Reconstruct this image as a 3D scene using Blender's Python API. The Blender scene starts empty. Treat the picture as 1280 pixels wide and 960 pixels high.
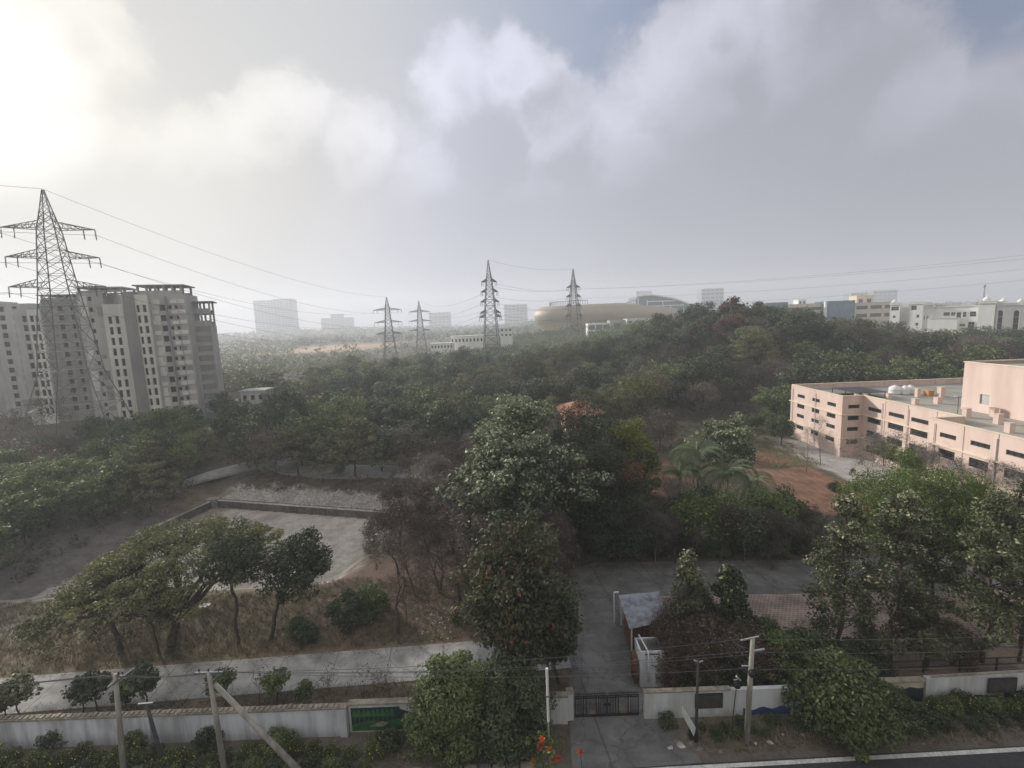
import bpy, math, random
import numpy as np
from mathutils import Matrix, Vector

# ------------------------------------------------------------------ camera, sky, sun, exposure
SC = bpy.context.scene
COL = SC.collection
CAMZ = 26.0
FPX = 591.0
_p = math.atan(80 / 591); _r = math.atan(.0386)
F_ = np.array([0, math.cos(_p), -math.sin(_p)])
_R0 = np.array([1, 0, 0.]); _U0 = np.array([0, math.sin(_p), math.cos(_p)])
R_ = math.cos(_r) * _R0 - math.sin(_r) * _U0
U_ = math.sin(_r) * _R0 + math.cos(_r) * _U0
cam = bpy.data.cameras.new('camera')
cam.sensor_width = 36; cam.lens = 36 * FPX / 1280; cam.clip_start = .1; cam.clip_end = 9000
camo = bpy.data.objects.new('camera', cam); COL.objects.link(camo)
camo.matrix_world = Matrix(((R_[0], U_[0], -F_[0], 0), (R_[1], U_[1], -F_[1], 0), (R_[2], U_[2], -F_[2], CAMZ), (0, 0, 0, 1)))
SC.camera = camo
SC.view_settings.view_transform = 'Standard'; SC.view_settings.look = 'None'
SC.view_settings.exposure = 0.14; SC.view_settings.gamma = 1
SC.cycles.use_denoising = True
SC.cycles.max_bounces = 6; SC.cycles.diffuse_bounces = 3; SC.cycles.volume_bounces = 2
SC.cycles.transmission_bounces = 3; SC.cycles.glossy_bounces = 2
SC.cycles.caustics_reflective = False; SC.cycles.caustics_refractive = False

SUN_AZ, SUN_EL = math.radians(-47), math.radians(19)      # azimuth from +Y towards +X
SUND = (math.sin(SUN_AZ) * math.cos(SUN_EL), math.cos(SUN_AZ) * math.cos(SUN_EL), math.sin(SUN_EL))
sl = bpy.data.lights.new('sun', 'SUN'); sl.energy = 4.5; sl.angle = math.radians(4); sl.color = (1, .95, .87)
so = bpy.data.objects.new('sun', sl); COL.objects.link(so)
so.rotation_euler = Vector(SUND).to_track_quat('Z', 'Y').to_euler()


class NT:
    """tiny helper for node graphs"""
    def __init__(s, nt): s.nt = nt
    def n(s, t, **k):
        o = s.nt.nodes.new(t)
        for a, b in k.items(): setattr(o, a, b)
        return o
    def put(s, sock, v):
        if isinstance(v, bpy.types.NodeSocket): s.nt.links.new(v, sock)
        elif isinstance(v, (tuple, list)) and len(v) == 3 and sock.type == 'RGBA': sock.default_value = (*v, 1)
        else: sock.default_value = v
    def m(s, op, a, b=0.0, c=0.0, clamp=False):
        o = s.n('ShaderNodeMath', operation=op, use_clamp=clamp)
        s.put(o.inputs[0], a); s.put(o.inputs[1], b); s.put(o.inputs[2], c)
        return o.outputs[0]
    def v(s, op, a, b=(0, 0, 0), out=0):
        o = s.n('ShaderNodeVectorMath', operation=op)
        s.put(o.inputs[0], a); s.put(o.inputs[1], b)
        return o.outputs[out]
    def scale(s, a, f):
        o = s.n('ShaderNodeVectorMath', operation='SCALE'); s.put(o.inputs[0], a); s.put(o.inputs[3], f); return o.outputs[0]
    def ss(s, x, a, b, c=0.0, d=1.0):
        o = s.n('ShaderNodeMapRange', interpolation_type='SMOOTHSTEP')
        s.put(o.inputs[0], x); s.put(o.inputs[1], a); s.put(o.inputs[2], b); s.put(o.inputs[3], c); s.put(o.inputs[4], d)
        return o.outputs[0]
    def mix(s, f, a, b, mode='MIX'):
        o = s.n('ShaderNodeMix', data_type='RGBA', blend_type=mode)
        s.put(o.inputs[0], f); s.put(o.inputs[6], a); s.put(o.inputs[7], b)
        return o.outputs[2]
    def noise(s, vec, scale, detail=4, rough=.5, out=0):
        o = s.n('ShaderNodeTexNoise'); s.put(o.inputs['Vector'], vec)
        o.inputs['Scale'].default_value = scale; o.inputs['Detail'].default_value = detail; o.inputs['Roughness'].default_value = rough
        return o.outputs[out]


def raydir(x, y):
    d = R_ * (x - 640) / FPX - U_ * (y - 480) / FPX + F_
    return d / np.linalg.norm(d)


W = bpy.data.worlds.new('World'); SC.world = W; W.use_nodes = True
wt = W.node_tree; wt.nodes.clear(); q = NT(wt)
D = q.n('ShaderNodeTexCoord').outputs['Generated']
sky = q.n('ShaderNodeTexSky', sky_type='NISHITA'); sky.sun_disc = False
sky.sun_elevation = SUN_EL; sky.sun_rotation = SUN_AZ; sky.air_density = 1.3; sky.dust_density = 1.5
sunprox = q.v('DOT_PRODUCT', D, SUND, out=1)
wn = q.noise(D, 3.5, 6, .55, out=1)
Dw = q.v('ADD', D, q.scale(q.v('SUBTRACT', wn, (.5, .5, .5)), .13))
wn2 = q.noise(D, 14, 4, .6, out=1)
Dw = q.v('ADD', Dw, q.scale(q.v('SUBTRACT', wn2, (.5, .5, .5)), .055))
BL = [(60, 215, 120), (150, 190, 95), (350, 165, 95), (440, 210, 90), (590, 130, 92), (655, 90, 62), (690, 170, 85), (250, 225, 110), (520, 260, 110),
      (870, 130, 150), (900, 60, 95), (1000, 90, 170), (1010, -30, 100), (790, 215, 130), (700, 260, 110), (1110, 170, 140), (1240, 230, 140), (1290, 175, 70),
      (100, 30, 90), (-60, 60, 140)]
LIT = -R_ * .5 + np.array([0, 0, 1.0]) * .86
sp = q.n('ShaderNodeSeparateXYZ'); q.put(sp.inputs[0], D)
sx, sy, sz = sp.outputs
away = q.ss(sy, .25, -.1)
low = q.ss(sz, .36, .16)
def density(P):
    f = None
    for bx, by, br in BL:
        d = raydir(bx, by); ln = math.sqrt(1 + ((bx - 640) ** 2 + (by - 480) ** 2) / FPX ** 2); rr = br / FPX / ln * .93
        val = q.m('SUBTRACT', 1.0, q.m('DIVIDE', q.v('LENGTH', q.v('SUBTRACT', P, tuple(d)), out=1), rr))
        f = val if f is None else q.m('SMOOTH_MAX', f, val, .18)
    gen = q.m('MULTIPLY', q.m('SUBTRACT', q.noise(P, 2.2, 5, .5), .40), 6.0)
    f = q.m('MAXIMUM', f, q.m('MULTIPLY', gen, away))
    return q.m('ADD', f, q.m('MULTIPLY', q.m('SUBTRACT', q.noise(P, 8, 9, .6), .5), .62))
d0 = density(Dw); d1 = density(q.v('ADD', Dw, tuple(LIT * .085)))
dens = q.m('MAXIMUM', d0, q.m('MULTIPLY', low, 1.5))
mask = q.ss(dens, -.05, .26)
lum = q.m('ADD', .345, q.m('MULTIPLY', q.ss(sunprox, .30, .78), .10))
lum = q.m('ADD', lum, q.m('MULTIPLY', q.ss(sunprox, .68, .95), .125))
lum = q.m('ADD', lum, q.m('MULTIPLY', q.ss(sunprox, .90, .99), .12))
lum = q.m('ADD', lum, q.m('MULTIPLY', q.ss(sunprox, .986, 1.0), .34))
edge = q.m('MULTIPLY', q.ss(q.m('SUBTRACT', d0, d1), -.15, .65), q.ss(dens, 1.3, .5))
hi = q.m('MULTIPLY', q.m('MULTIPLY', edge, q.m('MULTIPLY', q.ss(sunprox, -.1, .7, .15, .26), q.ss(sunprox, .99, .90, .6, 1.0))), q.ss(sz, .16, .34))
fb2 = q.noise(Dw, 2.6, 5, .5)
lum = q.m('ADD', q.m('ADD', lum, hi), q.m('MULTIPLY', q.m('SUBTRACT', fb2, .5), .10))
warm = q.mix(q.ss(sunprox, .75, 1.0), (.935, .96, 1.13), (1.04, 1.0, .92))
lum = q.m('ADD', lum, q.m('MULTIPLY', q.ss(sz, .62, .95), .28))  # unseen zenith brightened as added fill light for the ground
lum = q.m('ADD', lum, q.m('MULTIPLY', away, .14))  # unseen sky behind the camera raised to add frontal fill
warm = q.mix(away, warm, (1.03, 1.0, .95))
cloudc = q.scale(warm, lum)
bg = q.scale(sky.outputs[0], .05)
veil = q.scale(q.mix(q.ss(sunprox, .45, .97), (.56, .72, 1.12), (1.0, 1.0, 1.0)), q.ss(sunprox, .3, .98, .27, .54))
clear = q.mix(.12, veil, q.v('ADD', veil, bg))
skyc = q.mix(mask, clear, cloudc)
ground_ = q.ss(sz, -.02, -.2)
skyc = q.mix(ground_, skyc, (.10, .10, .10))
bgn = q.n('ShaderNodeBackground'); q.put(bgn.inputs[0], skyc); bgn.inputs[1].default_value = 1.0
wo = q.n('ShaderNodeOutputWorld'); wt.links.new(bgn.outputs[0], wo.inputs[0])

# ------------------------------------------------------------------ geometry of the view: where a pixel meets the land
def sm(x, a, b):
    t = np.clip((np.asarray(x, float) - a) / (b - a), 0, 1); return t * t * (3 - 2 * t)


def flat(x, y, z=0.0):
    d = raydir(x, y); t = (z - CAMZ) / d[2]; return np.array([d[0] * t, d[1] * t])


def at(x, y, Y):
    d = raydir(x, y); t = Y / d[1]; return float(d[0] * t), Y, float(CAMZ + d[2] * t)


# dry pond: a convex four-sided basin
PA = flat(268, 634, -3); PB = flat(506, 652, -3); PL = flat(166, 682, -3)
PD = PA + (PL - PA) * 1.75
PC = np.array([PB[0] - 3.5, 47.0]); PD2 = np.array([PD[0], 46.5])
POND = [PA, PD2, PC, PB]      # counter-clockwise seen from above


def edge_d(X, Y, a, b):       # signed distance, positive inside
    e = b - a; L = np.hypot(*e); nx, ny = -e[1] / L, e[0] / L
    return (X - a[0]) * nx + (Y - a[1]) * ny


def zf(X, Y):
    X = np.asarray(X, float); Y = np.asarray(Y, float)
    z = 16.0 * np.exp(-((X - 92) / np.where(X < 92, 46.0, 54.0)) ** 2) * sm(Y, 106, 195) * (1 - .45 * sm(Y, 230, 330))
    z = z + 3.5 * sm(Y, 150, 300) * sm(X, -55, 20)
    z = z + 2 * sm(Y, 300, 500) * sm(X, -200, -50)
    z = z + 17 * np.exp(-((Y - 1500) / 260) ** 2) * np.exp(-((X + 600) / 500) ** 2)
    z = z + 16 * np.exp(-((Y - 1500) / 260) ** 2) * sm(X, 150, 700)
    z = z + .25 * np.sin(X * .21 + 1) * np.sin(Y * .17) * sm(Y, 88, 110)
    # pond: steep at the far and left edges (walls stand there), gentle near and right
    dl = edge_d(X, Y, PA, PD2); dn = edge_d(X, Y, PD2, PC); dr = edge_d(X, Y, PC, PB); df = edge_d(X, Y, PB, PA)
    ins = sm(dl, -.85, -.3) * sm(df, -.85, -.3)
    near = sm(dn, -3.0, 4.0) * sm(dr, -3.5, 3.0)
    bed = ins * near
    out_l = sm(-dl, 9, .8); out_f = sm(-df, 10.5, .8)
    bank = np.minimum(np.where(dl < 0, out_l, 1), np.where(df < 0, out_f, 1)) * near * (1 - ins)
    z = z - 3.0 * bed - 2.0 * bank
    return z


def land(x, y, tmax=2500):
    """first hit of the pixel's ray with the land"""
    d = raydir(x, y); t0 = 20.0; t = t0
    while t < tmax:
        p = d * t
        if CAMZ + p[2] <= float(zf(p[0], p[1])): break
        t0 = t; t += max(.4, t * .01)
    for _ in range(18):
        m_ = (t0 + t) / 2; p = d * m_
        if CAMZ + p[2] <= float(zf(p[0], p[1])): t = m_
        else: t0 = m_
    p = d * t
    return float(p[0]), float(p[1])

# ------------------------------------------------------------------ object helpers
def link(o, parent=None):
    COL.objects.link(o)
    if parent is not None: o.parent = parent
    return o


def thing(name, label, cat, loc=(0, 0, 0), rotz=0.0, group=None):
    o = bpy.data.objects.new(name, None); o.location = loc; o.rotation_euler = (0, 0, rotz); o.empty_display_size = .3
    o['label'] = label; o['category'] = cat
    if group: o['group'] = group
    return link(o)


def tag(o, label=None, cat=None, group=None, kind=None):
    for k, v_ in (('label', label), ('category', cat), ('group', group), ('kind', kind)):
        if v_: o[k] = v_
    return o


def np_mesh(name, V, Fq, mat=None, tint=None, smooth=False):
    """V (n,3), Fq (m,k) with k fixed"""
    V = np.asarray(V, np.float32); Fq = np.asarray(Fq, np.int32)
    me = bpy.data.meshes.new(name); k = Fq.shape[1]; m_ = len(Fq)
    me.vertices.add(len(V)); me.vertices.foreach_set('co', V.ravel())
    me.loops.add(m_ * k); me.loops.foreach_set('vertex_index', Fq.ravel())
    me.polygons.add(m_); me.polygons.foreach_set('loop_start', np.arange(0, m_ * k, k, dtype=np.int32))
    if tint is not None:
        a = me.attributes.new('tint', 'FLOAT_COLOR', 'POINT')
        a.data.foreach_set('color', np.asarray(tint, np.float32).ravel())
    if smooth: me.polygons.foreach_set('use_smooth', np.ones(m_, bool))
    me.update(calc_edges=True)
    if mat: me.materials.append(mat)
    return me


class MB:
    def __init__(s): s.v = []; s.f = []
    def add(s, vs, fs):
        b = len(s.v); s.v += [tuple(map(float, p)) for p in vs]; s.f += [tuple(i + b for i in f_) for f_ in fs]; return s
    def box(s, x0, y0, z0, x1, y1, z1):
        return s.add([(x0, y0, z0), (x1, y0, z0), (x1, y1, z0), (x0, y1, z0), (x0, y0, z1), (x1, y0, z1), (x1, y1, z1), (x0, y1, z1)],
                     [(0, 3, 2, 1), (4, 5, 6, 7), (0, 1, 5, 4), (1, 2, 6, 5), (2, 3, 7, 6), (3, 0, 4, 7)])
    def bar(s, a, b, w, h=None):
        a = Vector(a); b = Vector(b); h = h or w; d = (b - a)
        if d.length < 1e-6: return s
        d.normalize(); up = Vector((0, 0, 1)) if abs(d.z) < .9 else Vector((1, 0, 0))
        r = d.cross(up).normalized() * w / 2; u = r.cross(d).normalized() * h / 2
        vs = [a - r - u, a + r - u, a + r + u, a - r + u, b - r - u, b + r - u, b + r + u, b - r + u]
        return s.add(vs, [(0, 3, 2, 1), (4, 5, 6, 7), (0, 1, 5, 4), (1, 2, 6, 5), (2, 3, 7, 6), (3, 0, 4, 7)])
    def tube(s, pts, rad, n=8, cap=True):
        pts = [Vector(p) for p in pts]; rad = rad if isinstance(rad, (list, tuple)) else [rad] * len(pts)
        rings = []; vs = []
        ref = None
        for i, p in enumerate(pts):
            d = (pts[min(i + 1, len(pts) - 1)] - pts[max(i - 1, 0)])
            d = d.normalized() if d.length > 0 else Vector((0, 0, 1))
            if ref is None: ref = Vector((1, 0, 0)) if abs(d.x) < .9 else Vector((0, 1, 0))
            r = (ref - d * ref.dot(d)).normalized(); ref = r; u = d.cross(r)
            for k in range(n):
                a = 2 * math.pi * k / n; vs.append(p + (r * math.cos(a) + u * math.sin(a)) * rad[i])
        fs = [(i * n + k, i * n + (k + 1) % n, (i + 1) * n + (k + 1) % n, (i + 1) * n + k) for i in range(len(pts) - 1) for k in range(n)]
        if cap: fs += [tuple(range(n - 1, -1, -1)), tuple((len(pts) - 1) * n + k for k in range(n))]
        return s.add(vs, fs)
    def prism(s, poly, z0, z1):
        n = len(poly)
        return s.add([(x, y, z0) for x, y in poly] + [(x, y, z1) for x, y in poly],
                     [tuple(range(n - 1, -1, -1)), tuple(range(n, 2 * n))] + [(k, (k + 1) % n, n + (k + 1) % n, n + k) for k in range(n)])
    def lathe(s, prof, c=(0, 0, 0), n=16, sx_=1, sy_=1):
        vs = [(c[0] + r * math.cos(2 * math.pi * k / n) * sx_, c[1] + r * math.sin(2 * math.pi * k / n) * sy_, c[2] + z) for r, z in prof for k in range(n)]
        fs = [(i * n + k, i * n + (k + 1) % n, (i + 1) * n + (k + 1) % n, (i + 1) * n + k) for i in range(len(prof) - 1) for k in range(n)]
        return s.add(vs, fs)
    def facade(s, o, u, Wd, Ht, ops, t, n):
        """wall plane with real openings; o bottom-left, u along, n outward, reveals t deep"""
        o = Vector(o); u = Vector(u); n = Vector(n)
        us = sorted({0, Wd} | {round(a, 4) for q_ in ops for a in q_[:2]}); zs = sorted({0, Ht} | {round(a, 4) for q_ in ops for a in q_[2:]})
        P = lambda a, z, dd=0: o + u * a + Vector((0, 0, z)) - n * dd
        for i in range(len(us) - 1):
            for j in range(len(zs) - 1):
                ca, cz = (us[i] + us[i + 1]) / 2, (zs[j] + zs[j + 1]) / 2
                if any(q_[0] < ca < q_[1] and q_[2] < cz < q_[3] for q_ in ops): continue
                s.add([P(us[i], zs[j]), P(us[i + 1], zs[j]), P(us[i + 1], zs[j + 1]), P(us[i], zs[j + 1])], [(0, 1, 2, 3)])
        for a, b, c, d in ops:
            for (p, r) in (((a, c), (b, c)), ((b, c), (b, d)), ((b, d), (a, d)), ((a, d), (a, c))):
                s.add([P(*p), P(*r), P(*r, t), P(*p, t)], [(0, 1, 2, 3)])
        return s
    def mesh(s, name, mat, smooth=False):
        me = bpy.data.meshes.new(name); me.from_pydata(s.v, [], s.f); me.update()
        if smooth:
            for p in me.polygons: p.use_smooth = True
        if mat: me.materials.append(mat)
        return me
    def build(s, name, mat, parent=None, smooth=False, loc=None):
        o = bpy.data.objects.new(name, s.mesh(name, mat, smooth))
        if loc is not None: o.location = loc
        return link(o, parent)


# ------------------------------------------------------------------ materials
def newmat(name):
    m_ = bpy.data.materials.new(name); m_.use_nodes = True; m_.node_tree.nodes.clear(); g = NT(m_.node_tree)
    out = g.n('ShaderNodeOutputMaterial'); return m_, g, out


def plain(name, col, rough=.8, metal=0, var=.25, scale=1.5, col2=None, bump=0.0, spec=.3, streak=False, detail=6):
    m_, g, out = newmat(name)
    b = g.n('ShaderNodeBsdfPrincipled'); b.inputs['Roughness'].default_value = rough; b.inputs['Metallic'].default_value = metal
    b.inputs['Specular IOR Level'].default_value = spec
    co = g.n('ShaderNodeTexCoord').outputs['Object']
    vec = co
    if streak:
        mp = g.n('ShaderNodeMapping'); mp.inputs['Scale'].default_value = (1, 1, .14); g.put(mp.inputs[0], co); vec = mp.outputs[0]
    n1 = g.noise(vec, scale, detail, .6); n2 = g.noise(co, scale * .17, 3, .5)
    nn = g.m('ADD', g.m('MULTIPLY', n1, .6), g.m('MULTIPLY', n2, .4))
    c2 = col2 or tuple(c * (1 - var) for c in col); c1 = col if col2 else tuple(min(1, c * (1 + var * .6)) for c in col)
    c = g.mix(g.ss(nn, .38, .62), c2, c1)
    g.put(b.inputs['Base Color'], c)
    if bump:
        bp = g.n('ShaderNodeBump'); bp.inputs['Strength'].default_value = bump; bp.inputs['Distance'].default_value = .05
        g.put(bp.inputs['Height'], n1); g.put(b.inputs['Normal'], bp.outputs[0])
    g.put(out.inputs[0], b.outputs[0])
    return m_


def leafmat(name, a, b_, tip=(.3, .3, .15), trans=.25, rough=.6, hue=.65, spec=.22):
    """a to b by the leaf's own tint, tip colour on new growth, flowers or painted crown highlights"""
    m_, g, out = newmat(name)
    at_ = g.n('ShaderNodeAttribute', attribute_name='tint')
    s_ = g.n('ShaderNodeSeparateColor'); g.put(s_.inputs[0], at_.outputs['Color'])
    rnd = g.n('ShaderNodeObjectInfo').outputs['Random']
    c = g.mix(s_.outputs[0], a, b_)
    br = g.m('ADD', 1 - hue / 2, g.m('MULTIPLY', rnd, hue))
    c = g.scale(c, br)
    c = g.mix(s_.outputs[1], c, tip)
    p = g.n('ShaderNodeBsdfPrincipled'); g.put(p.inputs['Base Color'], c); p.inputs['Roughness'].default_value = rough
    p.inputs['Specular IOR Level'].default_value = spec
    t = g.n('ShaderNodeBsdfTranslucent'); g.put(t.inputs[0], c)
    mx = g.n('ShaderNodeMixShader'); mx.inputs[0].default_value = trans
    g.put(mx.inputs[1], p.outputs[0]); g.put(mx.inputs[2], t.outputs[0]); g.put(out.inputs[0], mx.outputs[0])
    return m_


M = {}
M['bark'] = plain('bark', (.09, .07, .055), .9, var=.4, scale=6, bump=.4)
M['pale_bark'] = plain('pale_bark', (.26, .24, .21), .9, var=.35, scale=5)
M['twig'] = plain('twig', (.10, .075, .065), .9, var=.3, scale=3)
M['grey_twig'] = plain('grey_twig', (.21, .19, .175), .9, var=.3, scale=3)
M['leaf_dark'] = leafmat('leaf_dark', (.034, .048, .026), (.135, .165, .085), (.26, .28, .14))
M['leaf_mid'] = leafmat('leaf_mid', (.052, .076, .032), (.19, .235, .095), (.32, .34, .16))
M['leaf_olive'] = leafmat('leaf_olive', (.08, .086, .038), (.235, .235, .11), (.31, .30, .16))
M['leaf_dry'] = leafmat('leaf_dry', (.085, .070, .052), (.20, .165, .12), (.25, .21, .14), trans=.15, spec=.2)
M['leaf_bright'] = leafmat('leaf_bright', (.075, .115, .032), (.20, .26, .085), (.28, .33, .10), trans=.35)
M['leaf_big'] = leafmat('leaf_big', (.045, .068, .032), (.24, .28, .15), (.38, .40, .26), rough=.5, spec=.35)  # pale tones carry the glint of the big leaves as colour
M['leaf_pale'] = leafmat('leaf_pale', (.045, .056, .03), (.15, .165, .085), (.42, .41, .27), trans=.2)
M['leaf_flame'] = leafmat('leaf_flame', (.045, .055, .03), (.125, .13, .068), (.20, .09, .05), trans=.2)
M['leaf_red'] = leafmat('leaf_red', (.028, .042, .024), (.095, .125, .06), (.30, .075, .05), trans=.2)
M['leaf_yellow'] = leafmat('leaf_yellow', (0.065, 0.094, 0.029), (0.203, 0.217, 0.043), (.30, .30, .06), trans=.3)
M['leaf_rust'] = leafmat('leaf_rust', (0.109, 0.065, 0.051), (0.203, 0.109, 0.072), (.22, .10, .05), trans=.2)
M['hedge'] = leafmat('hedge', (.04, .06, .026), (.14, .17, .06), (.72, .58, .12), trans=.2)
M['palm'] = leafmat('palm', (0.065, 0.094, 0.043), (0.160, 0.203, 0.094), (.22, .22, .10), rough=.35, spec=.6)
M['grass'] = leafmat('grass', (.13, .11, .07), (.26, .215, .135), (.13, .15, .07), trans=.2)
M['concrete_road'] = plain('concrete_road', (.38, .37, .35), .9, var=.22, scale=1.1, bump=.15, detail=9)
M['old_paving'] = plain('old_paving', (.14, .14, .14), .9, var=.25, scale=1.4, bump=.15, detail=9)
M['asphalt'] = plain('asphalt', (.055, .055, .06), .85, var=.2, scale=5, bump=.2)
M['white_line'] = plain('white_line', (.62, .62, .58), .8, var=.25, scale=6)
M['dirt'] = plain('dirt', (.13, .11, .09), .95, var=.35, scale=1.6, bump=.3)
M['whitewash'] = plain('whitewash', (.66, .68, .73), .85, scale=1.6, col2=(.36, .37, .39), streak=True, bump=.1)
M['whitewash_clean'] = plain('whitewash_clean', (.62, .64, .66), .85, scale=1.2, col2=(.42, .43, .43), streak=True)
M['coping'] = plain('coping', (.36, .33, .27), .9, scale=2.5, col2=(.20, .18, .14), bump=.3)
M['concrete'] = plain('concrete', (.50, .49, .475), .9, scale=.7, col2=(.36, .355, .35), streak=True)
M['concrete_pale'] = plain('concrete_pale', (.74, .72, .66), .9, scale=.6, col2=(.56, .55, .52), streak=True)  # on the tower bays this paler tone stands in for sunlight
M['concrete_dark'] = plain('concrete_dark', (.30, .295, .29), .9, scale=.6, col2=(.22, .22, .22), streak=True)
M['pole_concrete'] = plain('pole_concrete', (.33, .31, .27), .9, var=.3, scale=3, streak=True)
M['pole_dark'] = plain('pole_dark', (.07, .07, .075), .7, var=.3, scale=3)
M['steel'] = plain('steel', (.16, .165, .175), .6, metal=.3, var=.2, scale=4)
M['steel_light'] = plain('steel_light', (.42, .43, .43), .5, metal=.4, var=.15, scale=4)
M['wire'] = plain('wire', (.12, .12, .125), .6)
M['pink'] = plain('pink', (.72, .565, .50), .85, scale=.45, col2=(.60, .46, .405), streak=True)
M['cream'] = plain('cream', (.74, .64, .50), .85, var=.12, scale=1.0)
M['roof_grey'] = plain('roof_grey', (.37, .355, .31), .95, scale=.22, col2=(.24, .235, .21), detail=8)
M['dark_glass'] = plain('dark_glass', (.035, .037, .042), .25, var=.4, scale=.8, spec=.5)
M['dark_open'] = plain('dark_open', (.045, .045, .048), .9, var=.3, scale=.5)
M['white_paint'] = plain('white_paint', (.84, .84, .81), .8, scale=.3, col2=(.74, .74, .72), streak=True)
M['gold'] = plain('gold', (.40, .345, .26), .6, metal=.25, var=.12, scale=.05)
M['gold_lit'] = plain('gold_lit', (.82, .70, .46), .5, metal=.1, var=.1, scale=.05)  # paler gold: light reflected onto the stadium underside put into the colour
M['blue_glass'] = plain('blue_glass', (.10, .20, .27), .2, var=.3, scale=.12, spec=.7)
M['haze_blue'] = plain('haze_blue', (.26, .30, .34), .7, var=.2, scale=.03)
M['tin'] = plain('tin', (.46, .48, .52), .5, metal=.3, scale=1.6, col2=(.20, .20, .22), bump=.1)
M['rust'] = plain('rust', (.14, .07, .05), .9, var=.4, scale=3)
M['iron'] = plain('iron', (.025, .025, .027), .5, var=.2)
M['stone'] = plain('stone', (.17, .16, .15), .95, var=.45, scale=1.6, bump=.5)
M['stone_wall'] = plain('stone_wall', (.13, .12, .11), .95, var=.45, scale=2.2, bump=.6)
M['riprap'] = plain('riprap', (.46, .43, .39), .95, var=.35, scale=2.0, bump=.4)
M['terracotta'] = plain('terracotta', (.34, .16, .11), .9, var=.25, scale=2)
M['plastic_white'] = plain('plastic_white', (.74, .75, .76), .5, var=.08)
M['board'] = plain('board', (.075, .065, .065), .6, var=.3, scale=9)
M['board_frame'] = plain('board_frame', (.03, .03, .032), .6)
M['mural_blue'] = plain('mural_blue', (.045, .075, .20), .8, var=.25, scale=1)
M['mural_green'] = plain('mural_green', (.05, .16, .05), .8, scale=2.2, col2=(.025, .09, .04))
M['mural_dark'] = plain('mural_dark', (.02, .045, .045), .8, var=.4, scale=2)
M['mural_sand'] = plain('mural_sand', (.48, .41, .30), .8, var=.2, scale=2)
M['sign_green'] = plain('sign_green', (.36, .48, .26), .6, var=.1)
M['sign_white'] = plain('sign_white', (.66, .70, .64), .6, var=.1)
M['black_rubber'] = plain('black_rubber', (.02, .02, .022), .6)
M['orange'] = plain('orange', (.55, .28, .09), .7, var=.1)
M['insulator'] = plain('insulator', (.10, .065, .05), .3, var=.2)


def brick_mat():
    m_, g, out = newmat('brick_paving'); b = g.n('ShaderNodeBsdfPrincipled'); b.inputs['Roughness'].default_value = .9
    co = g.n('ShaderNodeTexCoord').outputs['Object']
    br = g.n('ShaderNodeTexBrick'); g.put(br.inputs[0], co); br.inputs['Scale'].default_value = 1.0
    br.inputs['Brick Width'].default_value = .34; br.inputs['Row Height'].default_value = .26; br.inputs['Mortar Size'].default_value = .05
    br.inputs['Color1'].default_value = (.30, .20, .175, 1); br.inputs['Color2'].default_value = (.22, .145, .13, 1); br.inputs['Mortar'].default_value = (.36, .31, .27, 1)
    n_ = g.noise(co, .6, 6, .6)
    g.put(b.inputs['Base Color'], g.mix(1.0, br.outputs[0], g.mix(g.ss(n_, .3, .7), (.62, .6, .6), (1.15, 1.1, 1.05)), 'MULTIPLY'))
    g.put(out.inputs[0], b.outputs[0]); return m_


M['brick'] = brick_mat()


def jointed(name, col, col2, step):
    m_, g, out = newmat(name); b = g.n('ShaderNodeBsdfPrincipled'); b.inputs['Roughness'].default_value = .9
    co = g.n('ShaderNodeTexCoord').outputs['Object']; sp_ = g.n('ShaderNodeSeparateXYZ'); g.put(sp_.inputs[0], co)
    wv = g.noise(co, 2.0, 3, .5)
    u_ = g.m('FRACT', g.m('DIVIDE', g.m('ADD', g.m('ADD', sp_.outputs[0], g.m('MULTIPLY', sp_.outputs[1], .12)), g.m('MULTIPLY', wv, .12)), step))
    jl = g.m('LESS_THAN', g.m('ABSOLUTE', g.m('SUBTRACT', u_, .5)), .012)
    mp = g.n('ShaderNodeMapping'); mp.inputs['Scale'].default_value = (.25, 1.6, 1); g.put(mp.inputs[0], co)
    st_ = g.noise(mp.outputs[0], 1.0, 7, .65); n1 = g.noise(co, .45, 8, .65); n2 = g.noise(co, 7.0, 6, .7)
    c = g.mix(g.ss(n1, .35, .62), col2, col); c = g.mix(g.m('MULTIPLY', g.ss(st_, .48, .62), .45), c, col2)
    c = g.mix(g.m('MULTIPLY', g.ss(n2, .56, .66), .35), c, tuple(x * .45 for x in col)); c = g.mix(g.m('MULTIPLY', jl, .6), c, tuple(x * .35 for x in col))
    cr = g.n('ShaderNodeTexVoronoi', feature='DISTANCE_TO_EDGE'); cr.inputs['Scale'].default_value = .33
    g.put(cr.inputs['Vector'], g.v('ADD', co, g.scale(g.noise(co, 1.2, 5, .6, out=1), 1.4)))
    c = g.mix(g.m('MULTIPLY', g.m('LESS_THAN', cr.outputs['Distance'], .012), .5), c, tuple(x * .3 for x in col))
    g.put(b.inputs['Base Color'], c)
    bp = g.n('ShaderNodeBump'); bp.inputs['Strength'].default_value = .2; bp.inputs['Distance'].default_value = .03; g.put(bp.inputs['Height'], n2); g.put(b.inputs['Normal'], bp.outputs[0])
    g.put(out.inputs[0], b.outputs[0]); return m_


M['concrete_road'] = jointed('concrete_road', (.40, .39, .37), (.27, .26, .25), 4.2)
M['old_paving'] = jointed('old_paving', (.19, .185, .18), (.11, .108, .105), 5.3)


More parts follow.
